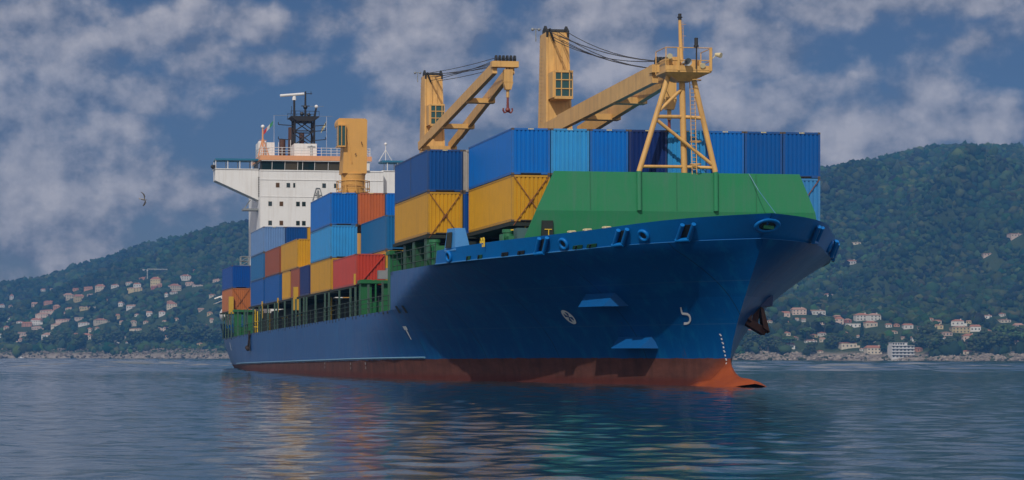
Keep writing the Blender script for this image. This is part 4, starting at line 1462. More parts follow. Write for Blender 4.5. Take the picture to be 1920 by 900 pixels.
def container(s, row, tier, kind, colour, label, base, group, extra=(), p=None):
    L, H = {'40': (12.19, 2.896), '40s': (12.19, 2.591), '20': (6.06, 2.896)}[kind]
    pc = -12.5 + 2.5 * (row - .5) if p is None else p
    o = bpy.data.objects.new('shipping_container', cmesh(kind, 'frame', colour))
    COL.objects.link(o)
    o.matrix_world = SHIP_M @ Matrix.Translation(S(s + L / 2, pc, base + tier * TIERP))
    tag(o, label, 'container', group)

    def kid(name, what, rz=0, loc=(0, 0, 0), col=None):
        c = bpy.data.objects.new(name, cmesh(kind, what, col or colour))
        COL.objects.link(c); c.parent = o
        c.rotation_euler = (0, 0, rz); c.location = loc
        return c
    kid('side_panel', 'side'); kid('side_panel', 'side', math.pi)
    kid('end_panel', 'end'); kid('end_panel', 'end', math.pi)
    kid('roof_panel', 'roof')
    for sx in (-1, 1):
        for sy in (-1, 1):
            for z in (.06, H - .06):
                kid('corner_casting', 'casting', 0, (sx * (L / 2 - .085), sy * (W_ / 2 - .078), z), 'any')
    for e in extra:
        nm = {'mark': 'warning_mark', 'rods': 'lashing_rods', 'rod': 'lashing_rod', 'slot': 'fork_slot'}[e]
        kid(nm, e, 0, (0, 0, 0), colour if e == 'rod' else 'any')
    return o


FW, AF = 10.07, 7.60
G = 'shipping containers stacked on the cargo ship'
cont = [
    # forward tier across the bow
    (0, 2, 1, '40', 'blue', 'bright blue container at the left end of the front row above a yellow one', FW, ('mark', 'slot')),
    (0, 3, 1, '40', 'lightblue', 'pale sky blue container second from left in the front row', FW, ('mark',)),
    (0, 4, 1, '40', 'blue', 'bright blue container between a pale blue and a near black one, front row', FW, ('mark',)),
    (0, 5, 1, '40', 'midnight', 'darkest navy container of the front row behind the left foremast leg', FW, ('mark',)),
    (0, 6, 1, '40', 'lightblue', 'pale blue container directly behind the foremast pole', FW, ('mark',)),
    (0, 7, 1, '40', 'blue', 'bright blue container just right of the foremast', FW, ('mark',)),
    (0, 8, 1, '40', 'royal', 'dark blue container second from the right end of the front row', FW, ('mark',)),
    (0, 9, 1, '40', 'royal', 'dark blue container at the right end of the front row above a pale blue one', FW, ('mark', 'slot')),
    (0, 2, 0, '40', 'yellow', 'yellow container with crossed lashing rods touching the green breakwater', FW, ('rods', 'slot')),
    (0, 9, 0, '40', 'cornflower', 'pale blue container half hidden by the right edge of the green breakwater', FW, ('rods',)),
    # second bay
    (13.82, 1, 1, '20', 'navy', 'navy short container nearest the bow on top of the long yellow container', FW, ('mark', 'slot')),
    (19.95, 1, 1, '20', 'navy', 'navy short container behind another navy one on top of the long yellow container', FW, ('slot',)),
    (13.82, 1, 0, '40', 'yellow', 'yellow container with crossed lashing rods under two short navy containers', FW, ('rods', 'slot')),
    (13.82, 2, 1, '40', 'grey', 'grey container seen as a narrow strip between two blue ones', FW, ()),
    (13.82, 2, 0, '40', 'cobalt', 'deep blue container seen as a narrow strip between two yellow ones', FW, ()),
    # third bay
    (43.4, 1, 0, '40s', 'red', 'bright red container with a diagonal bar low on the ship side', AF, ('rod',)),
    (43.4, 2, 1, '40', 'steel', 'mid blue container with dark side above and behind the red container', AF, ('mark',)),
    (43.4, 2, 0, '40', 'yellow', 'yellow container directly right of the red container', AF, ()),
    (43.4, 3, 1, '40', 'blue', 'blue container glimpsed beneath the overhanging front yellow stack', AF, ()),
    (43.4, 3, 0, '40', 'yellow', 'yellow container glimpsed behind the green pillars of the mooring deck', AF, ()),
    (43.4, 4, 0, '40', 'yellow', 'yellow container deepest in the gap behind the mooring winch', AF, ()),
    # fourth bay
    (57.2, 1, 2, '40', 'blue', 'bright blue container on top of the middle stack in front of the white house', AF, ('mark', 'slot')),
    (57.2, 1, 1, '40', 'lightblue', 'light blue container between a blue and a yellow one in the middle stack', AF, ('slot',)),
    (57.2, 1, 0, '40', 'yellow', 'yellow container at the bottom of the middle stack left of the red one', AF, ()),
    (57.2, 2, 2, '40', 'orange', 'orange container on top below the ochre crane', AF, ('mark',)),
    (57.2, 3, 2, '40', 'blue', 'blue container showing a narrow end right of the orange one', AF, ()),
    # fifth bay
    (70.55, 1, 0, '20', 'midnight', 'dark navy short container beside the bottom yellow of the middle stack', AF, ()),
    (77.2, 1, 0, '20', 'brown', 'brown short container at the bottom between a navy and a yellow one', AF, ()),
    (84.0, 1, 0, '20', 'yellow', 'dull yellow short container at the bottom next to the brown one', AF, ()),
    (78.7, 1, 1, '40', 'yellow', 'yellow container on top of the brown and yellow short ones', AF, ()),
    # sixth bay
    (92.5, 1, 0, '40', 'royal', 'blue container under the dark brown container', AF, ()),
    (92.5, 1, 1, '40', 'brown', 'dark brown container beside the upper yellow one', AF, ()),
    # seventh bay
    (106.2, 1, 2, '40', 'greyblue', 'greyish blue container on top of two blue ones by the white house', AF, ('mark',)),
    (106.2, 1, 1, '40', 'steel', 'blue container in the middle of the stack under the greyish blue one', AF, ()),
    (106.2, 1, 0, '40', 'royal', 'blue container at the bottom of the stack under the greyish blue one', AF, ()),
    (106.2, 2, 2, '40', 'navy', 'navy container right of the greyish blue one below the house windows', AF, ()),
    (106.2, 3, 2, '40', 'yellow', 'yellow container seen as a thin strip right of the navy one', AF, ()),
    # aft
    (139.4, 1, 1, '40', 'cobalt', 'blue container on top at the far stern beside the white house', AF, ()),
    (139.4, 1, 0, '40', 'rust', 'rusty orange container with crossed rods at the far stern', AF, ('rods',)),
]
for s, row, tier, kind, colour, label, base, extra in cont:
    container(s, row, tier, kind, colour, label, base, G, extra)
# ---------------------------------------------------------------- water: one sheet with real waves near the viewer
def build_water():
    rngw = np.random.default_rng(11)

    def axis(lo, hi, d0, grow, far0, far1):
        a = list(np.arange(lo, hi, d0))
        d, x = d0, hi
        while x < far1:
            a.append(x); d *= grow; x += d
        d, x = d0, lo
        pre = []
        while x > far0:
            d *= grow; x -= d; pre.append(x)
        return np.array(pre[::-1] + a)
    X = np.clip(axis(-34, 86, .24, 1.05, -1700, 2680), -1730, 2730)
    Y = np.clip(axis(22, 90, .13, 1.0045, -48, 4200), -50, 4270)
    gx, gy = np.meshgrid(X, Y)
    gz = np.zeros_like(gx)
    dx = np.gradient(X)[None, :]; dy = np.gradient(Y)[:, None]
    cell = np.maximum(dx, dy)
    for k in range(74):
        lam = .5 * (4.6 / .5) ** (k / 73.0) * rngw.uniform(.9, 1.1)
        ang = rngw.normal(R(-68), R(56))
        kx, ky = math.cos(ang) * 2 * math.pi / lam, math.sin(ang) * 2 * math.pi / lam
        slope = .0122 * (.9 / max(.9, lam)) ** .95
        amp = slope * lam / (2 * math.pi) * 1.4
        fade = np.clip(1.6 - cell / (lam * .28), 0, 1)
        ph = rngw.uniform(0, 6.28)
        arg = kx * gx + ky * gy + ph
        gz += amp * fade * (np.sin(arg) + .26 * np.sin(2 * arg + .6))
    far = np.clip((gy - 170) / 200, 0, 1)
    for k in range(40):
        lam = 4.0 * (34.0 / 4.0) ** (k / 39.0) * rngw.uniform(.9, 1.1)
        ang = rngw.normal(R(-72), R(38))
        kx, ky = math.cos(ang) * 2 * math.pi / lam, math.sin(ang) * 2 * math.pi / lam
        gz += .015 * lam / (2 * math.pi) * 1.4 * far * np.clip(1.9 - cell / (lam * .4), 0, 1) * np.sin(kx * gx + ky * gy + rngw.uniform(0, 6.28))
    # calmer and rougher patches (cat's paws)
    patch = .5 + .5 * np.sin(gx * .031 + 1.3 * np.sin(gy * .017)) * np.sin(gy * .045 + .9 * np.sin(gx * .023 + 1))
    gz *= .72 + .5 * patch
    nx, ny = len(X), len(Y)
    co = np.stack([gx, gy, gz], -1).reshape(-1, 3).astype(np.float32)
    idx = np.arange(nx * ny).reshape(ny, nx)
    q = np.stack([idx[:-1, :-1], idx[:-1, 1:], idx[1:, 1:], idx[1:, :-1]], -1).reshape(-1, 4)
    me = mesh_from_arrays('water', co, q)
    me.polygons.foreach_set('use_smooth', np.ones(len(q), bool))
    m = bpy.data.materials.new('sea_water'); m.use_nodes = True
    t = m.node_tree; b = t.nodes['Principled BSDF']; lk = t.links.new
    b.inputs['Base Color'].default_value = (.012, .044, .062, 1)
    b.inputs['Roughness'].default_value = .06
    b.inputs['IOR'].default_value = 1.333
    tc = t.nodes.new('ShaderNodeTexCoord')
    def noise(scale, sc, det):
        mp = t.nodes.new('ShaderNodeMapping'); mp.inputs['Scale'].default_value = sc; mp.inputs['Rotation'].default_value = (0, 0, .3)
        lk(tc.outputs['Object'], mp.inputs[0])
        n = t.nodes.new('ShaderNodeTexNoise'); n.inputs['Scale'].default_value = scale; n.inputs['Detail'].default_value = det; n.inputs['Roughness'].default_value = .55
        lk(mp.outputs[0], n.inputs['Vector']); return n.outputs[0]
    b1 = t.nodes.new('ShaderNodeBump'); b1.inputs['Strength'].default_value = .14; b1.inputs['Distance'].default_value = .05
    lk(noise(3.6, (.7, 1.3, 1), 4), b1.inputs['Height'])
    b2 = t.nodes.new('ShaderNodeBump'); b2.inputs['Strength'].default_value = .07; b2.inputs['Distance'].default_value = .35
    lk(noise(.42, (.6, 1.4, 1), 3), b2.inputs['Height']); lk(b2.outputs[0], b1.inputs['Normal'])
    lk(b1.outputs[0], b.inputs['Normal'])
    me.materials.append(m)
    return tag(link('water', me), kind='structure')


def mesh_from_arrays(name, co, quads):
    me = bpy.data.meshes.new(name)
    nv, nf, k = len(co), len(quads), quads.shape[1]
    me.vertices.add(nv); me.vertices.foreach_set('co', co.astype(np.float32).ravel())
    me.loops.add(nf * k); me.loops.foreach_set('vertex_index', quads.astype(np.int32).ravel())
    me.polygons.add(nf); me.polygons.foreach_set('loop_start', np.arange(0, nf * k, k, dtype=np.int32))
    me.update(calc_edges=True)
    return me


build_water()

# ---------------------------------------------------------------- hills across the bay
F_ = 3909.6
RX = [-1400, -300, 0, 80, 150, 260, 340, 430, 468, 600, 800, 1000, 1300, 1545, 1600, 1700, 1760, 1850, 1920, 2200, 3200]
RY = [70, 97, 121, 136, 159, 198, 218, 228, 233, 262, 294, 322, 352, 349, 358, 382, 389, 393, 390, 412, 325]
SX = [-1400, 0, 400, 1000, 1400, 1900, 3200]
SYD = [2700, 2600, 2500, 2200, 1980, 1900, 2000]


def vnoise(x, y, seed):
    r = np.random.default_rng(seed)
    tab = r.random((64, 64))
    xi, yi = np.floor(x).astype(int), np.floor(y).astype(int)
    fx, fy = x - xi, y - yi
    fx = fx * fx * (3 - 2 * fx); fy = fy * fy * (3 - 2 * fy)
    g = lambda a, b: tab[a % 64, b % 64]
    return (g(xi, yi) * (1 - fx) + g(xi + 1, yi) * fx) * (1 - fy) + (g(xi, yi + 1) * (1 - fx) + g(xi + 1, yi + 1) * fx) * fy


def ground(X, Y):
    X, Y = np.asarray(X, float), np.asarray(Y, float)
    px = 494.4 + F_ * X / Y
    Ys = np.interp(px, SX, SYD) + 26 * (vnoise(X / 60, Y * 0 + 3.3, 5) - .5) + 14 * (vnoise(X / 17, Y * 0 + 1.3, 6) - .5)
    e = np.interp(px, RX, RY)
    e = (np.interp(px - 18, RX, RY) + e + np.interp(px + 18, RX, RY)) / 3
    depth = 1550.0
    t = (Y - Ys) / depth
    rid = (e / F_) * (Ys + depth)
    tt = np.clip(t, 0, 1)
    prof = tt * (.80 + .20 * tt)
    # spurs and gullies
    fold = 40 * np.sin(X / 130 + 2.2 * np.sin(Y / 420)) * tt * (1 - tt) * 4
    fold += 34 * (1 - 2 * np.abs(2 * vnoise(X / 210 + Y / 900, Y / 520, 31) - 1)) * np.minimum(1, tt * 2.5) * (1.05 - tt)
    fold += 58 * (vnoise(X / 170, Y / 260, 1) - .5) * np.minimum(1, tt * 3) * (1.15 - tt) + 9 * (vnoise(X / 55, Y / 70, 2) - .5) * np.minimum(1, tt * 6)
    def spur(p0, t0, p1, t1, A, w):
        tl = t0 + (px - p0) * (t1 - t0) / (p1 - p0) + .03 * (vnoise(px / 70, px * 0 + 2.2, 13) - .5)
        k = np.clip((px - p0 + 120) / 240, 0, 1)
        q = (t - tl) / w
        return A * k * np.where(q < 0, np.exp(-(q * 1.5) ** 2), np.exp(-(q * .8) ** 2))
    fold += spur(1620, .33, 1930, .66, 52, .06) + spur(1560, .20, 1930, .27, 26, .05) + spur(1480, .55, 1930, .86, 26, .05)
    fold += spur(60, .46, 470, .60, 22, .06) * (px < 900)
    h = rid * prof + fold
    h = np.where(t > 1, rid - (t - 1) * 120 + 0 * X, h)
    bank = np.interp(px, [-1400, 420, 1380, 1500, 3200], [10, 10, 5.5, 4.5, 4.5])
    cliff = np.clip((Y - Ys) / 16.0, 0, 1) ** .7 * bank * (.75 + .5 * vnoise(X / 14, Y / 14, 4))
    h = np.where(t > 0, h * np.clip(t * 20, 0, 1) + cliff, -3 + 0 * X)
    return h


def hit(px, py):
    """where the line of sight through this direction meets the hillside"""
    u = (px - 494.4) / F_
    v = (669.5 + .0018 * px - py) / F_
    Y = np.arange(1850, 4300, 2.0)
    g = ground(u * Y, Y) - (EYE + v * Y)
    k = np.argmax(g > 0) if (g > 0).any() else len(Y) - 1
    return float(u * Y[k]), float(Y[k]), float(ground(u * Y[k], Y[k]))


def build_hills():
    px = np.arange(-1100, 3000, 9.0)
    dist = np.concatenate([np.arange(1830, 2720, 6.0), np.arange(2720, 4260, 22.0)])
    P, D = np.meshgrid(px, dist)
    X = (P - 494.4) / F_ * D
    Z = ground(X, D)
    co = np.stack([X, D, Z], -1).reshape(-1, 3)
    idx = np.arange(P.size).reshape(P.shape)
    q = np.stack([idx[:-1, :-1], idx[:-1, 1:], idx[1:, 1:], idx[1:, :-1]], -1).reshape(-1, 4)
    me = mesh_from_arrays('hills', co, q)
    me.polygons.foreach_set('use_smooth', np.ones(len(q), bool))
    m = bpy.data.materials.new('hillside_ground'); m.use_nodes = True
    t = m.node_tree; b = t.nodes['Principled BSDF']; lk = t.links.new
    b.inputs['Roughness'].default_value = .95; b.inputs['Specular IOR Level'].default_value = .1
    tc = t.nodes.new('ShaderNodeTexCoord'); sp = t.nodes.new('ShaderNodeSeparateXYZ'); lk(tc.outputs['Object'], sp.inputs[0])
    n = t.nodes.new('ShaderNodeTexNoise'); n.inputs['Scale'].default_value = .05; n.inputs['Detail'].default_value = 8; lk(tc.outputs['Object'], n.inputs['Vector'])
    n2 = t.nodes.new('ShaderNodeTexNoise'); n2.inputs['Scale'].default_value = .22; n2.inputs['Detail'].default_value = 6; lk(tc.outputs['Object'], n2.inputs['Vector'])
    a = t.nodes.new('ShaderNodeMix'); a.data_type = 'RGBA'; lk(n.outputs[0], a.inputs[0]); a.inputs[6].default_value = (.022, .045, .014, 1); a.inputs[7].default_value = (.065, .08, .03, 1)
    r = t.nodes.new('ShaderNodeMapRange'); lk(n2.outputs[0], r.inputs[0]); r.inputs[1].default_value = .3; r.inputs[2].default_value = .7
    k = t.nodes.new('ShaderNodeMix'); k.data_type = 'RGBA'; lk(r.outputs[0], k.inputs[0]); k.inputs[6].default_value = (.15, .115, .085, 1); k.inputs[7].default_value = (.36, .31, .26, 1)
    ad = t.nodes.new('ShaderNodeMath'); ad.operation = 'MULTIPLY_ADD'; lk(n2.outputs[0], ad.inputs[0]); ad.inputs[1].default_value = 7; lk(sp.outputs[2], ad.inputs[2])
    s = t.nodes.new('ShaderNodeMapRange'); lk(ad.outputs[0], s.inputs[0]); s.inputs[1].default_value = 9.0; s.inputs[2].default_value = 12.5
    f = t.nodes.new('ShaderNodeMix'); f.data_type = 'RGBA'; lk(s.outputs[0], f.inputs[0]); lk(k.outputs[2], f.inputs[6]); lk(a.outputs[2], f.inputs[7])
    lk(f.outputs[2], b.inputs['Base Color'])
    bp = t.nodes.new('ShaderNodeBump'); bp.inputs['Distance'].default_value = 2.0; bp.inputs['Strength'].default_value = .8; lk(n2.outputs[0], bp.inputs['Height']); lk(bp.outputs[0], b.inputs['Normal'])
    me.materials.append(m)
    return tag(link('hills', me), kind='structure')


build_hills()


def foliage_mat():
    m = bpy.data.materials.new('foliage'); m.use_nodes = True
    t = m.node_tree; b = t.nodes['Principled BSDF']
    at = t.nodes.new('ShaderNodeAttribute'); at.attribute_name = 'leaf'
    t.links.new(at.outputs['Color'], b.inputs['Base Color'])
    b.inputs['Roughness'].default_value = .85; b.inputs['Specular IOR Level'].default_value = .15
    return m


FOL = foliage_mat()
_p = (1 + 5 ** .5) / 2
ICO_V = np.array([(-1, _p, 0), (1, _p, 0), (-1, -_p, 0), (1, -_p, 0), (0, -1, _p), (0, 1, _p), (0, -1, -_p), (0, 1, -_p), (_p, 0, -1), (_p, 0, 1), (-_p, 0, -1), (-_p, 0, 1)]) / math.sqrt(1 + _p * _p)
ICO_F = np.array([(0, 11, 5), (0, 5, 1), (0, 1, 7), (0, 7, 10), (0, 10, 11), (1, 5, 9), (5, 11, 4), (11, 10, 2), (10, 7, 6), (7, 1, 8), (3, 9, 4), (3, 4, 2), (3, 2, 6), (3, 6, 8), (3, 8, 9), (4, 9, 5), (2, 4, 11), (6, 2, 10), (8, 6, 7), (9, 8, 1)])


def clumps(name, cen, rad, sq, colr, seed):
    """many small jittered leaf clumps as one mesh, with each clump's own leaf colour"""
    r = np.random.default_rng(seed)
    n = len(cen)
    jit = 1 + .35 * r.standard_normal((n, 12, 1))
    v = ICO_V[None] * np.clip(jit, .45, 1.6) * rad[:, None, None]
    v[:, :, 2] *= sq[:, None]
    v = v + cen[:, None, :]
    f = ICO_F[None] + (np.arange(n) * 12)[:, None, None]
    me = mesh_from_arrays(name, v.reshape(-1, 3), f.reshape(-1, 3))
    a = me.color_attributes.new('leaf', 'FLOAT_COLOR', 'POINT')
    c4 = np.concatenate([colr, np.ones((n, 1))], 1).repeat(12, 0)
    a.data.foreach_set('color', c4.astype(np.float32).ravel())
    me.materials.append(FOL)
    return me


# houses: first settle where they stand, so the wood leaves room for them
WALLC = {'w': (.74, .71, .65), 'c': (.66, .57, .43), 'p': (.64, .49, .39), 'o': (.52, .26, .16), 'y': (.60, .48, .25), 'r': (.42, .14, .10)}
WORD = {'w': 'white', 'c': 'cream', 'p': 'pink', 'o': 'orange', 'y': 'yellow', 'r': 'dark red'}
L1 = [(258,408,28,18,'w'),(310,402,20,14,'c'),(70,460,24,36,'w'),(192,474,30,20,'p'),(288,486,56,24,'o'),(10,505,34,22,'w'),(75,512,50,26,'p'),(8,538,30,14,'w'),(455,405,36,18,'o'),(535,400,62,22,'o'),(603,408,62,44,'c'),(692,386,48,24,'w'),(775,370,40,22,'w'),(826,382,46,28,'w'),(862,350,52,30,'o'),(810,408,90,26,'y'),(935,370,60,50,'y'),(965,385,44,26,'o'),(925,398,36,30,'r'),(1058,404,70,44,'c'),(1050,424,40,18,'w'),(1122,338,60,34,'w'),(1167,292,26,18,'o'),(1190,386,62,18,'w'),(1140,372,50,22,'p'),(1304,356,46,24,'p'),(1280,440,40,18,'c'),(415,456,60,40,'c'),(480,470,58,44,'y'),(555,438,50,18,'p'),(508,520,64,28,'y'),(415,522,44,20,'c'),(718,498,44,28,'w'),(790,512,60,26,'w'),(340,518,42,32,'o'),(285,552,90,36,'p'),(250,572,80,36,'p'),(213,612,62,44,'w'),(375,602,88,28,'p'),(480,580,50,20,'p'),(503,612,64,20,'w'),(612,602,74,32,'c'),(53,592,36,34,'w'),(115,600,36,16,'w'),(160,620,60,30,'o'),(220,640,60,24,'p'),(340,630,70,30,'c'),(148,674,70,22,'p'),(282,704,66,48,'w'),(515,704,68,46,'c'),(455,678,24,20,'w'),(985,650,62,36,'p'),(1035,512,60,40,'c'),(815,646,76,18,'c')]
L2 = [(570,28,60,26,'w'),(270,168,60,44,'p'),(365,152,96,50,'p'),(500,152,100,38,'w'),(160,206,34,20,'c'),(640,216,60,54,'p'),(700,206,50,30,'r'),(805,190,96,52,'w'),(893,188,86,50,'w'),(740,240,106,34,'w'),(865,236,84,44,'c'),(985,236,40,28,'w'),(1120,248,66,38,'w'),(1065,196,60,20,'o'),(1020,282,50,24,'c'),(1185,348,78,56,'w'),(1270,194,44,24,'c'),(1325,214,50,30,'c'),(1315,250,88,34,'y'),(1460,226,86,46,'w'),(1485,276,120,50,'y'),(1390,294,70,28,'p'),(1585,266,70,48,'w'),(1660,180,70,28,'w'),(1775,162,36,26,'w'),(1795,206,76,26,'c'),(1890,262,64,56,'w'),(1545,330,88,50,'p'),(290,388,90,44,'w'),(450,352,76,30,'w'),(710,384,110,50,'c'),(510,416,40,20,'c'),(895,424,120,60,'c'),(1082,446,160,106,'hotel'),(1530,424,60,30,'c')]
L3 = [(449,502,42,18,'w'),(1050,402,46,14,'p'),(458,430,36,10,'c'),(945,472,36,10,'p')]
HOUSES = [(x / 3.214, 420 + y / 3.214, w / 3.214, h / 3.214, c, 'left') for x, y, w, h, c in L1]
HOUSES += [(1400 + x / 3.692, 550 + y / 3.692, w / 3.692, h / 3.692, c, 'right') for x, y, w, h, c in L2]
HOUSES += [(1370 + x / 1.956, 240 + y / 1.956, w / 1.956, h / 1.956, c, 'upper right') for x, y, w, h, c in L3]
rx_ = random.Random(23)
EXTRA = []
for side, n_, x0, x1, y0, y1 in (('left', 40, 0, 405, 556, 654), ('right', 46, 1405, 1915, 588, 662)):
    got = 0
    while got < n_:
        x, y = rx_.uniform(x0, x1), rx_.uniform(y0, y1)
        if side == 'left' and y < 575 - .06 * x: continue
        if any(abs(x - a[0]) < (a[2] + 8) / 2 + 3 and abs(y - a[1]) < 9 for a in HOUSES + EXTRA): continue
        w = rx_.uniform(6, 12)
        EXTRA.append((x, y, w, rx_.uniform(5.5, 9.5), rx_.choice('wwccyop'), side)); got += 1
HOUSES += EXTRA
SPOTS = []
for hx_, hy_, w, h, c, side in HOUSES:
    X, Y, Z = hit(hx_, hy_)
    SPOTS.append((X, Y, Z, w * Y / F_, h * Y / F_, c, side, hx_, hy_))


def tree_cols(r, n, base, var):
    v = base[None] * (1 + var * r.standard_normal((n, 1))) + .006 * r.standard_normal((n, 3))
    return np.clip(v, .006, .2)


def build_forest():
    r = np.random.default_rng(5)
    n = 160000
    px = r.uniform(-760, 2760, n)
    d = r.uniform(0, 1600, n)
    Ysx = np.interp(px, SX, SYD)
    Y = Ysx + 14 + d
    X = (px - 494.4) / F_ * Y
    Z = ground(X, Y)
    ok = Z > 4.5
    # thin where the ship stands in front
    ok &= ~((px > 470) & (px < 1380) & (r.random(n) > .30))
    # keep a clearing in front of and around each house
    for (hx, hy, hz, w, h, c, side, a, b_) in SPOTS:
        ok &= ~((abs(X - hx) < w * .55 + 2.0) & (Y < hy + 12) & (Y > hy - 36 - h * 1.6))
    # open dry patches on the town slopes
    patch = vnoise(X / 60, Y / 90, 8)
    town = ((px < 430) & (d < 620)) | ((px > 1380) & (d < 330))
    ok &= ~(town & (patch > .66) & (r.random(n) < .7))
    bare = vnoise(X / 48, Y / 95, 41)
    ok &= ~((bare > .84) & (r.random(n) < .6))
    X, Y, Z, px, d, town = X[ok], Y[ok], Z[ok], px[ok], d[ok], town[ok]
    n = len(X)
    big = vnoise(X / 35, Y / 50, 9)
    rad = (1.9 + 3.9 * r.random(n) ** 1.8) * (1 + .35 * (big > .6)) * np.where(d > 700, 1.12, 1)
    col = tree_cols(r, n, np.array((.026, .050, .018)), .30)
    yel = (r.random(n) < .22)
    col[yel] = tree_cols(r, yel.sum(), np.array((.058, .074, .026)), .2)
    drk = (r.random(n) < .25)
    col[drk] = tree_cols(r, drk.sum(), np.array((.013, .029, .015)), .2)
    fld = vnoise(X / 90, Y / 140, 12)[:, None]
    col *= .55 + .9 * fld  # broad light and dark tones painted in to suggest shaded hill folds
    sq = r.uniform(.75, 1.15, n)
    cen = np.stack([X, Y, Z + rad * .45], 1)
    me = clumps('forest', cen, rad, sq, col, 21)
    return tag(link('forest', me), 'dark green woodland covering the hills across the bay', 'woodland', kind='stuff')


build_forest()

# shore scrub and rocks
def build_shore():
    r = np.random.default_rng(9)
    n = 8000
    px = r.uniform(-800, 2750, n)
    Ysx = np.interp(px, SX, SYD)
    Y = Ysx + r.uniform(-10, 26, n)
    X = (px - 494.4) / F_ * Y
    Z = ground(X, Y)
    ok = (Z > -.5) & (Z < 13)
    X, Y, Z, px = X[ok], Y[ok], Z[ok], px[ok]
    n = len(X)
    rad = r.uniform(.7, 2.3, n)
    col = np.array((.26, .215, .175))[None] * r.uniform(.55, 1.25, (n, 1)) * np.where(px[:, None] > 1300, 1.2, .85)
    scrub = r.random(n) < .22
    col[scrub] = np.array((.05, .06, .025))[None] * r.uniform(.7, 1.4, (scrub.sum(), 1))
    me = clumps('shore_rocks', np.stack([X, Y, Z], 1), rad, np.full(n, .75), col, 4)
    tag(link('shore_rocks', me), 'pale broken rocks and dry scrub along the far waterline', 'shore rocks', kind='stuff')


build_shore()

# ---------------------------------------------------------------- houses on the far shore
M_ROOF = [mat('roof_terracotta', (.40, .16, .09), .8, dirt=.4, scale=.6), mat('roof_faded_tile', (.46, .26, .18), .8, dirt=.4, scale=.6), mat('roof_pale_slab', (.52, .48, .43), .8, dirt=.3, scale=.5)]
M_SHUT = mat('far_window_dark', (.05, .055, .06), .3, dirt=0)
M_SHUTG = mat('far_window_brown', (.12, .08, .05), .5, dirt=0)
_win = {}


def win_mesh(w, h, m):
    k = (round(w, 1), round(h, 1), m.name)
    if k not in _win:
        _win[k] = MB().box(-k[0] / 2, k[0] / 2, -.10, .0, -k[1] / 2, k[1] / 2).mesh('far_window', m)
    return _win[k]


rh = random.Random(17)
PLACED = []
for (X, Y, Z, w, h, c, side, px, py) in SPOTS:
    if c == 'hotel':
        mb = MB(); fl = 5; fh = h / fl
        dz = 11.0
        ang = 0.06
        mb.box(-w / 2, w / 2, 0, dz, -8, h - fh); mb.box(-w / 2 + 1, w * .2, .5, dz, h - fh, h - .3)
        o = link('shore_hotel', mb.mesh('shore_hotel', mat('hotel_white', (.66, .64, .61), .7, dirt=.2, scale=.3)))
        tag(o, 'white five storey block with long balconies standing at the waterline', 'hotel')
        for k in range(fl - 1):
            b_ = part('balcony', MB().box(-w / 2 + .2, w / 2 - .2, -1.5, 0, k * fh + fh * .86, k * fh + fh * .98).box(-w / 2 + .2, w / 2 - .2, -1.55, -1.45, k * fh + fh * .98, k * fh + fh * 1.25) if k < fl - 2 else MB().box(-w / 2, w / 2, -1.2, 0, k * fh + fh * .9, k * fh + fh), MATS['hotel_white'], o)
            for j in range(6):
                q = link('window', win_mesh(1.7, 1.7, M_SHUT), o); q.location = (-w / 2 + (j + .5) * w / 6, -.02, k * fh + fh * .45)
        for j in range(5):
            q = link('window', win_mesh(1.4, 1.5, M_SHUT), o); q.location = (-w / 2 + 2 + j * 2.4, .45, h - fh + fh * .5)
        part('roof', MB().box(-w / 2 + .6, w * .2 + .4, .1, dz, h - .29, h), M_ROOF[2], o)
        o.location = (X, Y, Z); o.rotation_euler = (0, 0, ang)
        PLACED.append((o, side, px, py, 'hotel', 2)); continue
    low = h < w * .42
    d = max(6.0, w * rh.uniform(.55, .85))
    body = h * (.72 if not low else .82)
    mb = MB().box(-w / 2, w / 2, 0, d, -9, body)
    if w > 17:
        q = w * rh.choice((-.22, .22)); mb.box(q - w * .2, q + w * .2, -1.4, 0, -9, body * .7)
    if w > 12 and rh.random() < .5:
        mb.box(w / 2, w / 2 + w * .22, .8, d * .7, -9, body * .55)
    wm = mat('wall_' + WORD[c].replace(' ', '_'), WALLC[c], .8, dirt=.3, scale=.35, streak=.15, rnd=.12)
    o = link('hillside_house', mb.mesh('house_wall', wm))
    rk = 2 if (low and rh.random() < .35) else rh.choice((0, 0, 1))
    e = .45; rz = h - body
    mb = MB()
    if rk == 2:
        mb.box(-w / 2 - e, w / 2 + e, -e, d + e, body, body + .35)
    else:
        ins = min(w, d) * (.5 if rh.random() < .6 else .12)
        ins = min(ins, w * .45)
        mb.add([(-w / 2 - e, -e, body), (w / 2 + e, -e, body), (w / 2 + e, d + e, body), (-w / 2 - e, d + e, body), (-w / 2 + ins, d / 2, body + rz), (w / 2 - ins, d / 2, body + rz)],
               [(0, 3, 2, 1), (0, 1, 5, 4), (1, 2, 5), (2, 3, 4, 5), (3, 0, 4)])
    ro = part('roof', mb, M_ROOF[rk], o)
    if w > 10 and rk != 2:
        part('chimney', MB().box(w * .2, w * .2 + .9, d * .3, d * .3 + .9, body, body + rz + .5), wm, ro)
    floors = 2 if body > 5.2 else 1
    n_ = max(2, min(5, int(w / 3.2)))
    for fl in range(floors):
        for j in range(n_):
            q = link('window', win_mesh(min(1.3, w / n_ * .4), min(1.6, body / floors * .5), M_SHUT if (j + fl) % 3 else M_SHUTG), o)
            q.location = (-w / 2 + (j + .5) * w / n_, -.02 if w <= 17 else -1.43 if abs(-w / 2 + (j + .5) * w / n_ - 0) < 0 else -.02, body * (fl + .5) / floors)
    o.location = (X, Y, Z)
    o.rotation_euler = (0, 0, rh.uniform(-.35, .35))
    PLACED.append((o, side, px, py, WORD[c], rk))

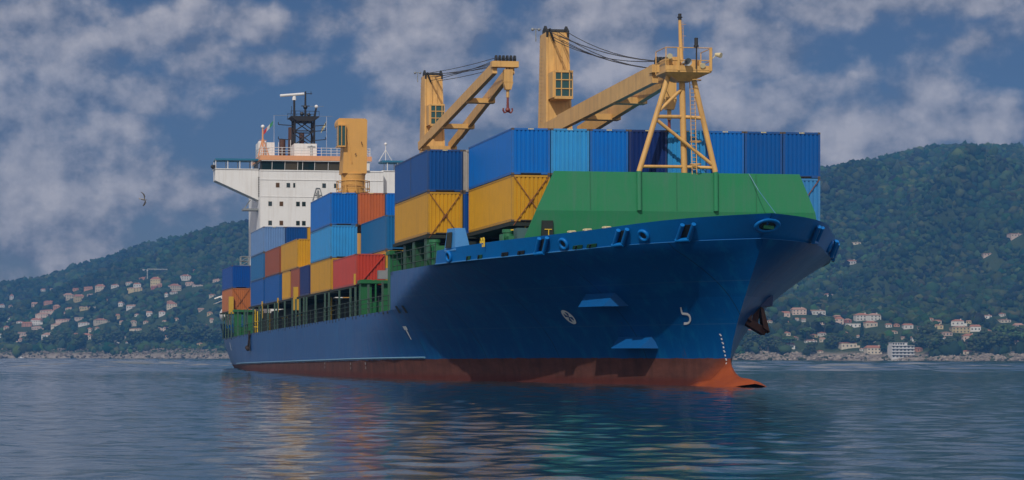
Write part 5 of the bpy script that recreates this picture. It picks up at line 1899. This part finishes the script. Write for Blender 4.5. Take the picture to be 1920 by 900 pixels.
ORD = ['first', 'second', 'third', 'fourth', 'fifth', 'sixth', 'seventh', 'eighth', 'ninth', 'tenth', 'eleventh', 'twelfth', 'thirteenth', 'fourteenth', 'fifteenth']
TENS = ORD + ['sixteenth', 'seventeenth', 'eighteenth', 'nineteenth', 'twentieth', 'twenty-first', 'twenty-second']
zones = {}
for it in PLACED:
    if it[4] == 'hotel': continue
    o, side, px, py, wc, rk = it
    if side == 'left':
        z = 'high on left hillside' if py < 541 else 'midway up left hillside' if py < 584 else 'low on left hillside'
    elif side == 'right':
        z = 'in upper right village' if py < 611 else 'in middle right village' if py < 632 else 'near right shore rocks'
    else:
        z = 'among high right woods'
    zones.setdefault((z, wc, rk == 2), []).append((px, o))
for (z, wc, flat), lst in zones.items():
    lst.sort(key=lambda a: a[0])
    rf = 'flat pale roof' if flat else 'tiled roof'
    for k, (px, o) in enumerate(lst):
        pos = '' if len(lst) == 1 else ', %s of its colour from left' % TENS[k]
        tag(o, '%s house with %s %s%s' % (wc, rf, z, pos), 'house', 'houses on the far hillsides')

# ---------------------------------------------------------------- trees one can tell apart along the far shore
def tree_mesh(kind, seed):
    r = np.random.default_rng(seed)
    n = 240
    if kind == 'pine':                       # flat umbrella crown
        a = r.uniform(0, 2 * math.pi, n); q = r.random(n) ** .5
        cen = np.stack([q * np.cos(a) * 6.5, q * np.sin(a) * 6.5, 9.0 + 2.6 * (1 - q ** 2) * r.uniform(.2, 1, n) + .8 * r.standard_normal(n) * .5], 1)
        base = np.array((.055, .095, .028)); rad = r.uniform(.6, 1.25, n)
    elif kind == 'oak':                      # broad rounded crown of lobes
        lob = r.normal(0, 1, (9, 3)); lob /= np.linalg.norm(lob, axis=1)[:, None]
        k = r.integers(0, 9, n)
        v = r.normal(0, 1, (n, 3)); v /= np.linalg.norm(v, axis=1)[:, None]
        cen = lob[k] * np.array((3.4, 3.4, 2.4)) + v * r.uniform(1.2, 2.4, n)[:, None] + np.array((0, 0, 6.0))
        base = np.array((.046, .064, .024)); rad = r.uniform(.6, 1.25, n)
    else:                                    # cypress
        z = r.random(n)
        a = r.uniform(0, 2 * math.pi, n); q = (1 - z) ** .7 * 1.6 * r.random(n) ** .5
        cen = np.stack([q * np.cos(a), q * np.sin(a), 1.5 + z * 11], 1)
        base = np.array((.014, .034, .016)); rad = r.uniform(.4, .8, n)
    return clumps(kind + '_crown', cen, rad, np.full(n, .8), tree_cols(r, n, base, .28), seed + 1)


def trunk_mesh(kind):
    mb = MB()
    h = {'pine': 9.2, 'oak': 5.5, 'cypress': 3.0}[kind]
    mb.tube((0, 0, -2), (.2, 0, h), .42, .25, 8)
    if kind != 'cypress':
        for a in range(5):
            q = a * 1.257
            mb.tube((.15, 0, h * .7), (2.6 * math.cos(q), 2.6 * math.sin(q), h + .7), .16, .07, 5)
    return mb.mesh(kind + '_trunk', mat('bark', (.09, .06, .045), .9, dirt=.4))


CROWN = {k: [tree_mesh(k, s) for s in (1, 2, 3)] for k in ('pine', 'oak', 'cypress')}
TRUNK = {k: trunk_mesh(k) for k in ('pine', 'oak', 'cypress')}
# direction of the foot, kind, scale
TREES = [(1546, 628, 'pine', 1.25), (1513, 640, 'pine', .95), (1480, 655, 'pine', .9), (1440, 660, 'oak', 1.3), (1415, 652, 'oak', 1.4), (1460, 664, 'oak', 1.1), (1400, 662, 'oak', 1.0),
         (1522, 664, 'oak', 1.0), (1560, 655, 'oak', 1.2), (1590, 652, 'oak', 1.1), (1616, 640, 'cypress', 1.2), (1628, 650, 'oak', 1.1), (1655, 664, 'cypress', 1.3), (1662, 658, 'oak', 1.2),
         (1740, 640, 'oak', 1.5), (1756, 664, 'oak', 1.6), (1726, 656, 'oak', 1.3), (1790, 660, 'oak', 1.4), (1840, 655, 'oak', 1.5), (1870, 664, 'oak', 1.8), (1850, 662, 'oak', 1.5), (1885, 648, 'pine', 1.4), (1905, 656, 'pine', 1.2), (1912, 645, 'oak', 1.3), (1556, 578, 'cypress', 1.3),
         (1830, 664, 'oak', 1.4), (1700, 660, 'oak', 1.0),
         (20, 650, 'oak', 1.6), (60, 650, 'oak', 1.7), (95, 655, 'oak', 1.5), (118, 652, 'oak', 1.6), (150, 655, 'oak', 1.4), (190, 655, 'oak', 1.7), (215, 650, 'oak', 1.5), (255, 652, 'oak', 1.6), (290, 648, 'oak', 1.7), (325, 645, 'oak', 1.8), (350, 650, 'oak', 1.6), (375, 640, 'oak', 1.8), (400, 652, 'oak', 1.6), (312, 632, 'pine', 1.2), (165, 590, 'pine', 1.1), (5, 610, 'oak', 1.7)]
tz = {}
for k, (px, py, kind, sc_) in enumerate(TREES):
    X, Y, Z = hit(px, py)
    o = link({'pine': 'umbrella_pine', 'oak': 'evergreen_oak', 'cypress': 'cypress_tree'}[kind], TRUNK[kind])
    o.location = (X, Y, Z); o.scale = (sc_ * (1.15 if px > 1000 else 1.35),) * 3; o.rotation_euler = (0, 0, k * 1.7)
    c = link('crown', CROWN[kind][k % 3], o)
    tz.setdefault((kind, 'right' if px > 1000 else 'left'), []).append((px, o))
SH = {'pine': 'flat topped green umbrella pine', 'oak': 'rounded dark evergreen tree', 'cypress': 'narrow dark cypress'}
for (kind, side), lst in tz.items():
    lst.sort(key=lambda a: a[0])
    for k, (px, o) in enumerate(lst):
        tag(o, '%s above the %s shore%s' % (SH[kind], side, '' if len(lst) == 1 else ', %s of its kind from the left' % TENS[k]), 'tree', 'trees along the far shore')

# ---------------------------------------------------------------- tower crane on the left hillside, mast on the ridge
X, Y, Z = hit(276, 534)
k = Y / F_
H = 28 * k; 
mb = MB()
mt = mat('tower_crane_grey', (.60, .58, .55), .6, dirt=.2)
for sx in (-.5, .5):
    for sy in (-.5, .5):
        mb.bar((sx, sy, -3), (sx, sy, H), .32)
for j in range(int(H / 2)):
    mb.bar((-.5, -.5, j * 2), (.5, -.5, j * 2 + 2), .2); mb.bar((.5, .5, j * 2), (-.5, .5, j * 2 + 2), .2)
tc_ = link('tower_crane', mb.mesh('tower_mast', mt))
tc_.location = (X, Y, Z)
tag(tc_, 'pale tower crane with long horizontal jib among the hillside houses', 'tower crane')
mb = MB()
a, b_ = -9 * k, 38 * k
for dy in (-.5, .5):
    mb.bar((a, dy, H), (b_, dy, H), .3)
mb.bar((0, 0, H + 1.6), (b_ * .96, 0, H + .9), .25)
for j in range(18):
    q = b_ * j / 18
    mb.bar((q, -.5, H), (q + b_ / 36, 0, H + 1.4), .14); mb.bar((q + b_ / 36, 0, H + 1.4), (q + b_ / 18, .5, H), .14)
part('jib', mb, mt, tc_)
part('counterweight', MB().box(a, a + 3.2, -.8, .8, H - 1.6, H + 1.0), mat('concrete_block', (.4, .39, .37), .8), tc_)
part('operator_cab', MB().box(-.9, .9, -1.4, -.5, H - 2.4, H - .3), mt, tc_)

X, Y, Z = hit(1779, 279)
mb = MB()
for j in range(6):
    mb.bar((-.5 + j * .05, 0, j * 2.6), (.5 - j * .05, 0, j * 2.6), .2)
for sx in (-1, 1):
    mb.bar((sx * .8, 0, -3), (sx * .25, 0, 16), .3)
rmast = link('radio_mast', mb.mesh('radio_mast', mat('mast_red_white', (.55, .32, .30), .6)))
rmast.location = (X, Y + 8, Z)
tag(rmast, 'thin reddish lattice radio mast on the right hill crest', 'radio mast')
part('antenna_rod', MB().bar((0, 0, 16), (0, 0, 20), .18), M_WHITE, rmast)

# ---------------------------------------------------------------- small motor boat off the left shore
X, Y = (40 - 494.4) / F_ * 2480, 2480.0
L = 7.0
mb = MB()
st_ = [(-1, .0, 1.15), (-.75, 1.0, .95), (-.2, 1.25, .85), (.5, 1.2, .8), (1, 1.05, .8)]
vs = []
for t, w, z in st_:
    vs += [(t * L / 2, -w, z), (t * L / 2, -w * .6, -.3), (t * L / 2, w * .6, -.3), (t * L / 2, w, z)]
fs = []
for i in range(4):
    for j in range(3):
        fs.append((4 * i + j, 4 * i + j + 1, 4 * i + 5 + j, 4 * i + 4 + j))
    fs.append((4 * i + 3, 4 * i, 4 * i + 4, 4 * i + 7))
fs += [(0, 3, 2, 1), (16, 17, 18, 19)]
mb.add(vs, fs)
boat = link('motor_boat', mb.mesh('boat_hull', M_WHITE))
boat.location = (X, Y, .05)
tag(boat, 'small white motor boat close under the far left shore', 'boat')
part('cabin', MB().add([(-1.6, -.8, .9), (1.2, -.8, .8), (1.2, .8, .8), (-1.6, .8, .9), (-.9, -.65, 1.9), (1.0, -.65, 1.9), (1.0, .65, 1.9), (-.9, .65, 1.9)], [(0, 3, 2, 1), (4, 5, 6, 7), (0, 1, 5, 4), (1, 2, 6, 5), (2, 3, 7, 6), (3, 0, 4, 7)]), M_WHITE, boat)

# ---------------------------------------------------------------- gull in flight
D = 175.0
gull = None
def build_gull():
    bmk = MB()
    prof = [(-.30, .012, 0), (-.24, .045, .0), (-.12, .075, 0), (0, .085, 0), (.12, .07, .01), (.20, .05, .02), (.26, .045, .03), (.30, .03, .03), (.36, .008, .02)]
    vs, fs = [], []
    for x, r_, z in prof:
        for q in range(8):
            a = 2 * math.pi * q / 8
            vs.append((x, r_ * math.cos(a), z + r_ * .9 * math.sin(a)))
    for i in range(len(prof) - 1):
        for q in range(8):
            fs.append((i * 8 + q, i * 8 + (q + 1) % 8, (i + 1) * 8 + (q + 1) % 8, (i + 1) * 8 + q))
    bmk.add(vs, fs)
    bmk.add([(-.26, -.03, 0), (-.26, .03, 0), (-.42, .10, 0), (-.42, -.10, 0), (-.26, 0, .02)], [(0, 1, 2, 3), (0, 3, 4), (1, 4, 2), (3, 2, 4)])
    g = link('seagull', bmk.mesh('gull_body', mat('gull_grey', (.30, .29, .29), .8, dirt=.2), smooth=60))
    for sd in (-1, 1):
        sec = [(0, .06, .10, .12), (.22, .12, .16, .11), (.40, .16, .12, .02), (.58, .10, .03, -.06), (.70, .04, -.08, -.13)]
        vs = []
        for y, z, xf, xr in sec:
            vs += [(xf, sd * y, z + .012), (xr - .08, sd * y, z), (xf, sd * y, z - .004)]
        fs = []
        for i in range(len(sec) - 1):
            for j in range(3):
                fs.append((3 * i + j, 3 * i + (j + 1) % 3, 3 * i + 3 + (j + 1) % 3, 3 * i + 3 + j))
        part('wing', MB().add(vs, fs), mat('gull_wing', (.07, .068, .07), .8, dirt=.2), g)
    return g
gull = build_gull()
gull.location = ((268 - 494.4) / F_ * D, D, EYE + (670 - 374) / F_ * D)
gull.rotation_euler = (R(62), R(8), R(35))
tag(gull, 'grey gull banking with spread wings against the sky left of the ship', 'seagull')

# ---------------------------------------------------------------- air between here and the hills
mb = MB(); mb.box(-1790, 2790, -60, 4290, -4.2, 560)
hz = link('haze', mb.mesh('haze'))
hmx = bpy.data.materials.new('haze_air'); hmx.use_nodes = True
t = hmx.node_tree
t.nodes.remove(t.nodes['Principled BSDF'])
pv = t.nodes.new('ShaderNodeVolumePrincipled')
pv.inputs['Color'].default_value = (.12, .40, .92, 1)
pv.inputs['Density'].default_value = HAZE
pv.inputs['Anisotropy'].default_value = 0.0
t.links.new(pv.outputs[0], t.nodes['Material Output'].inputs['Volume'])
hz.data.materials.append(hmx)
tag(hz, kind='stuff')
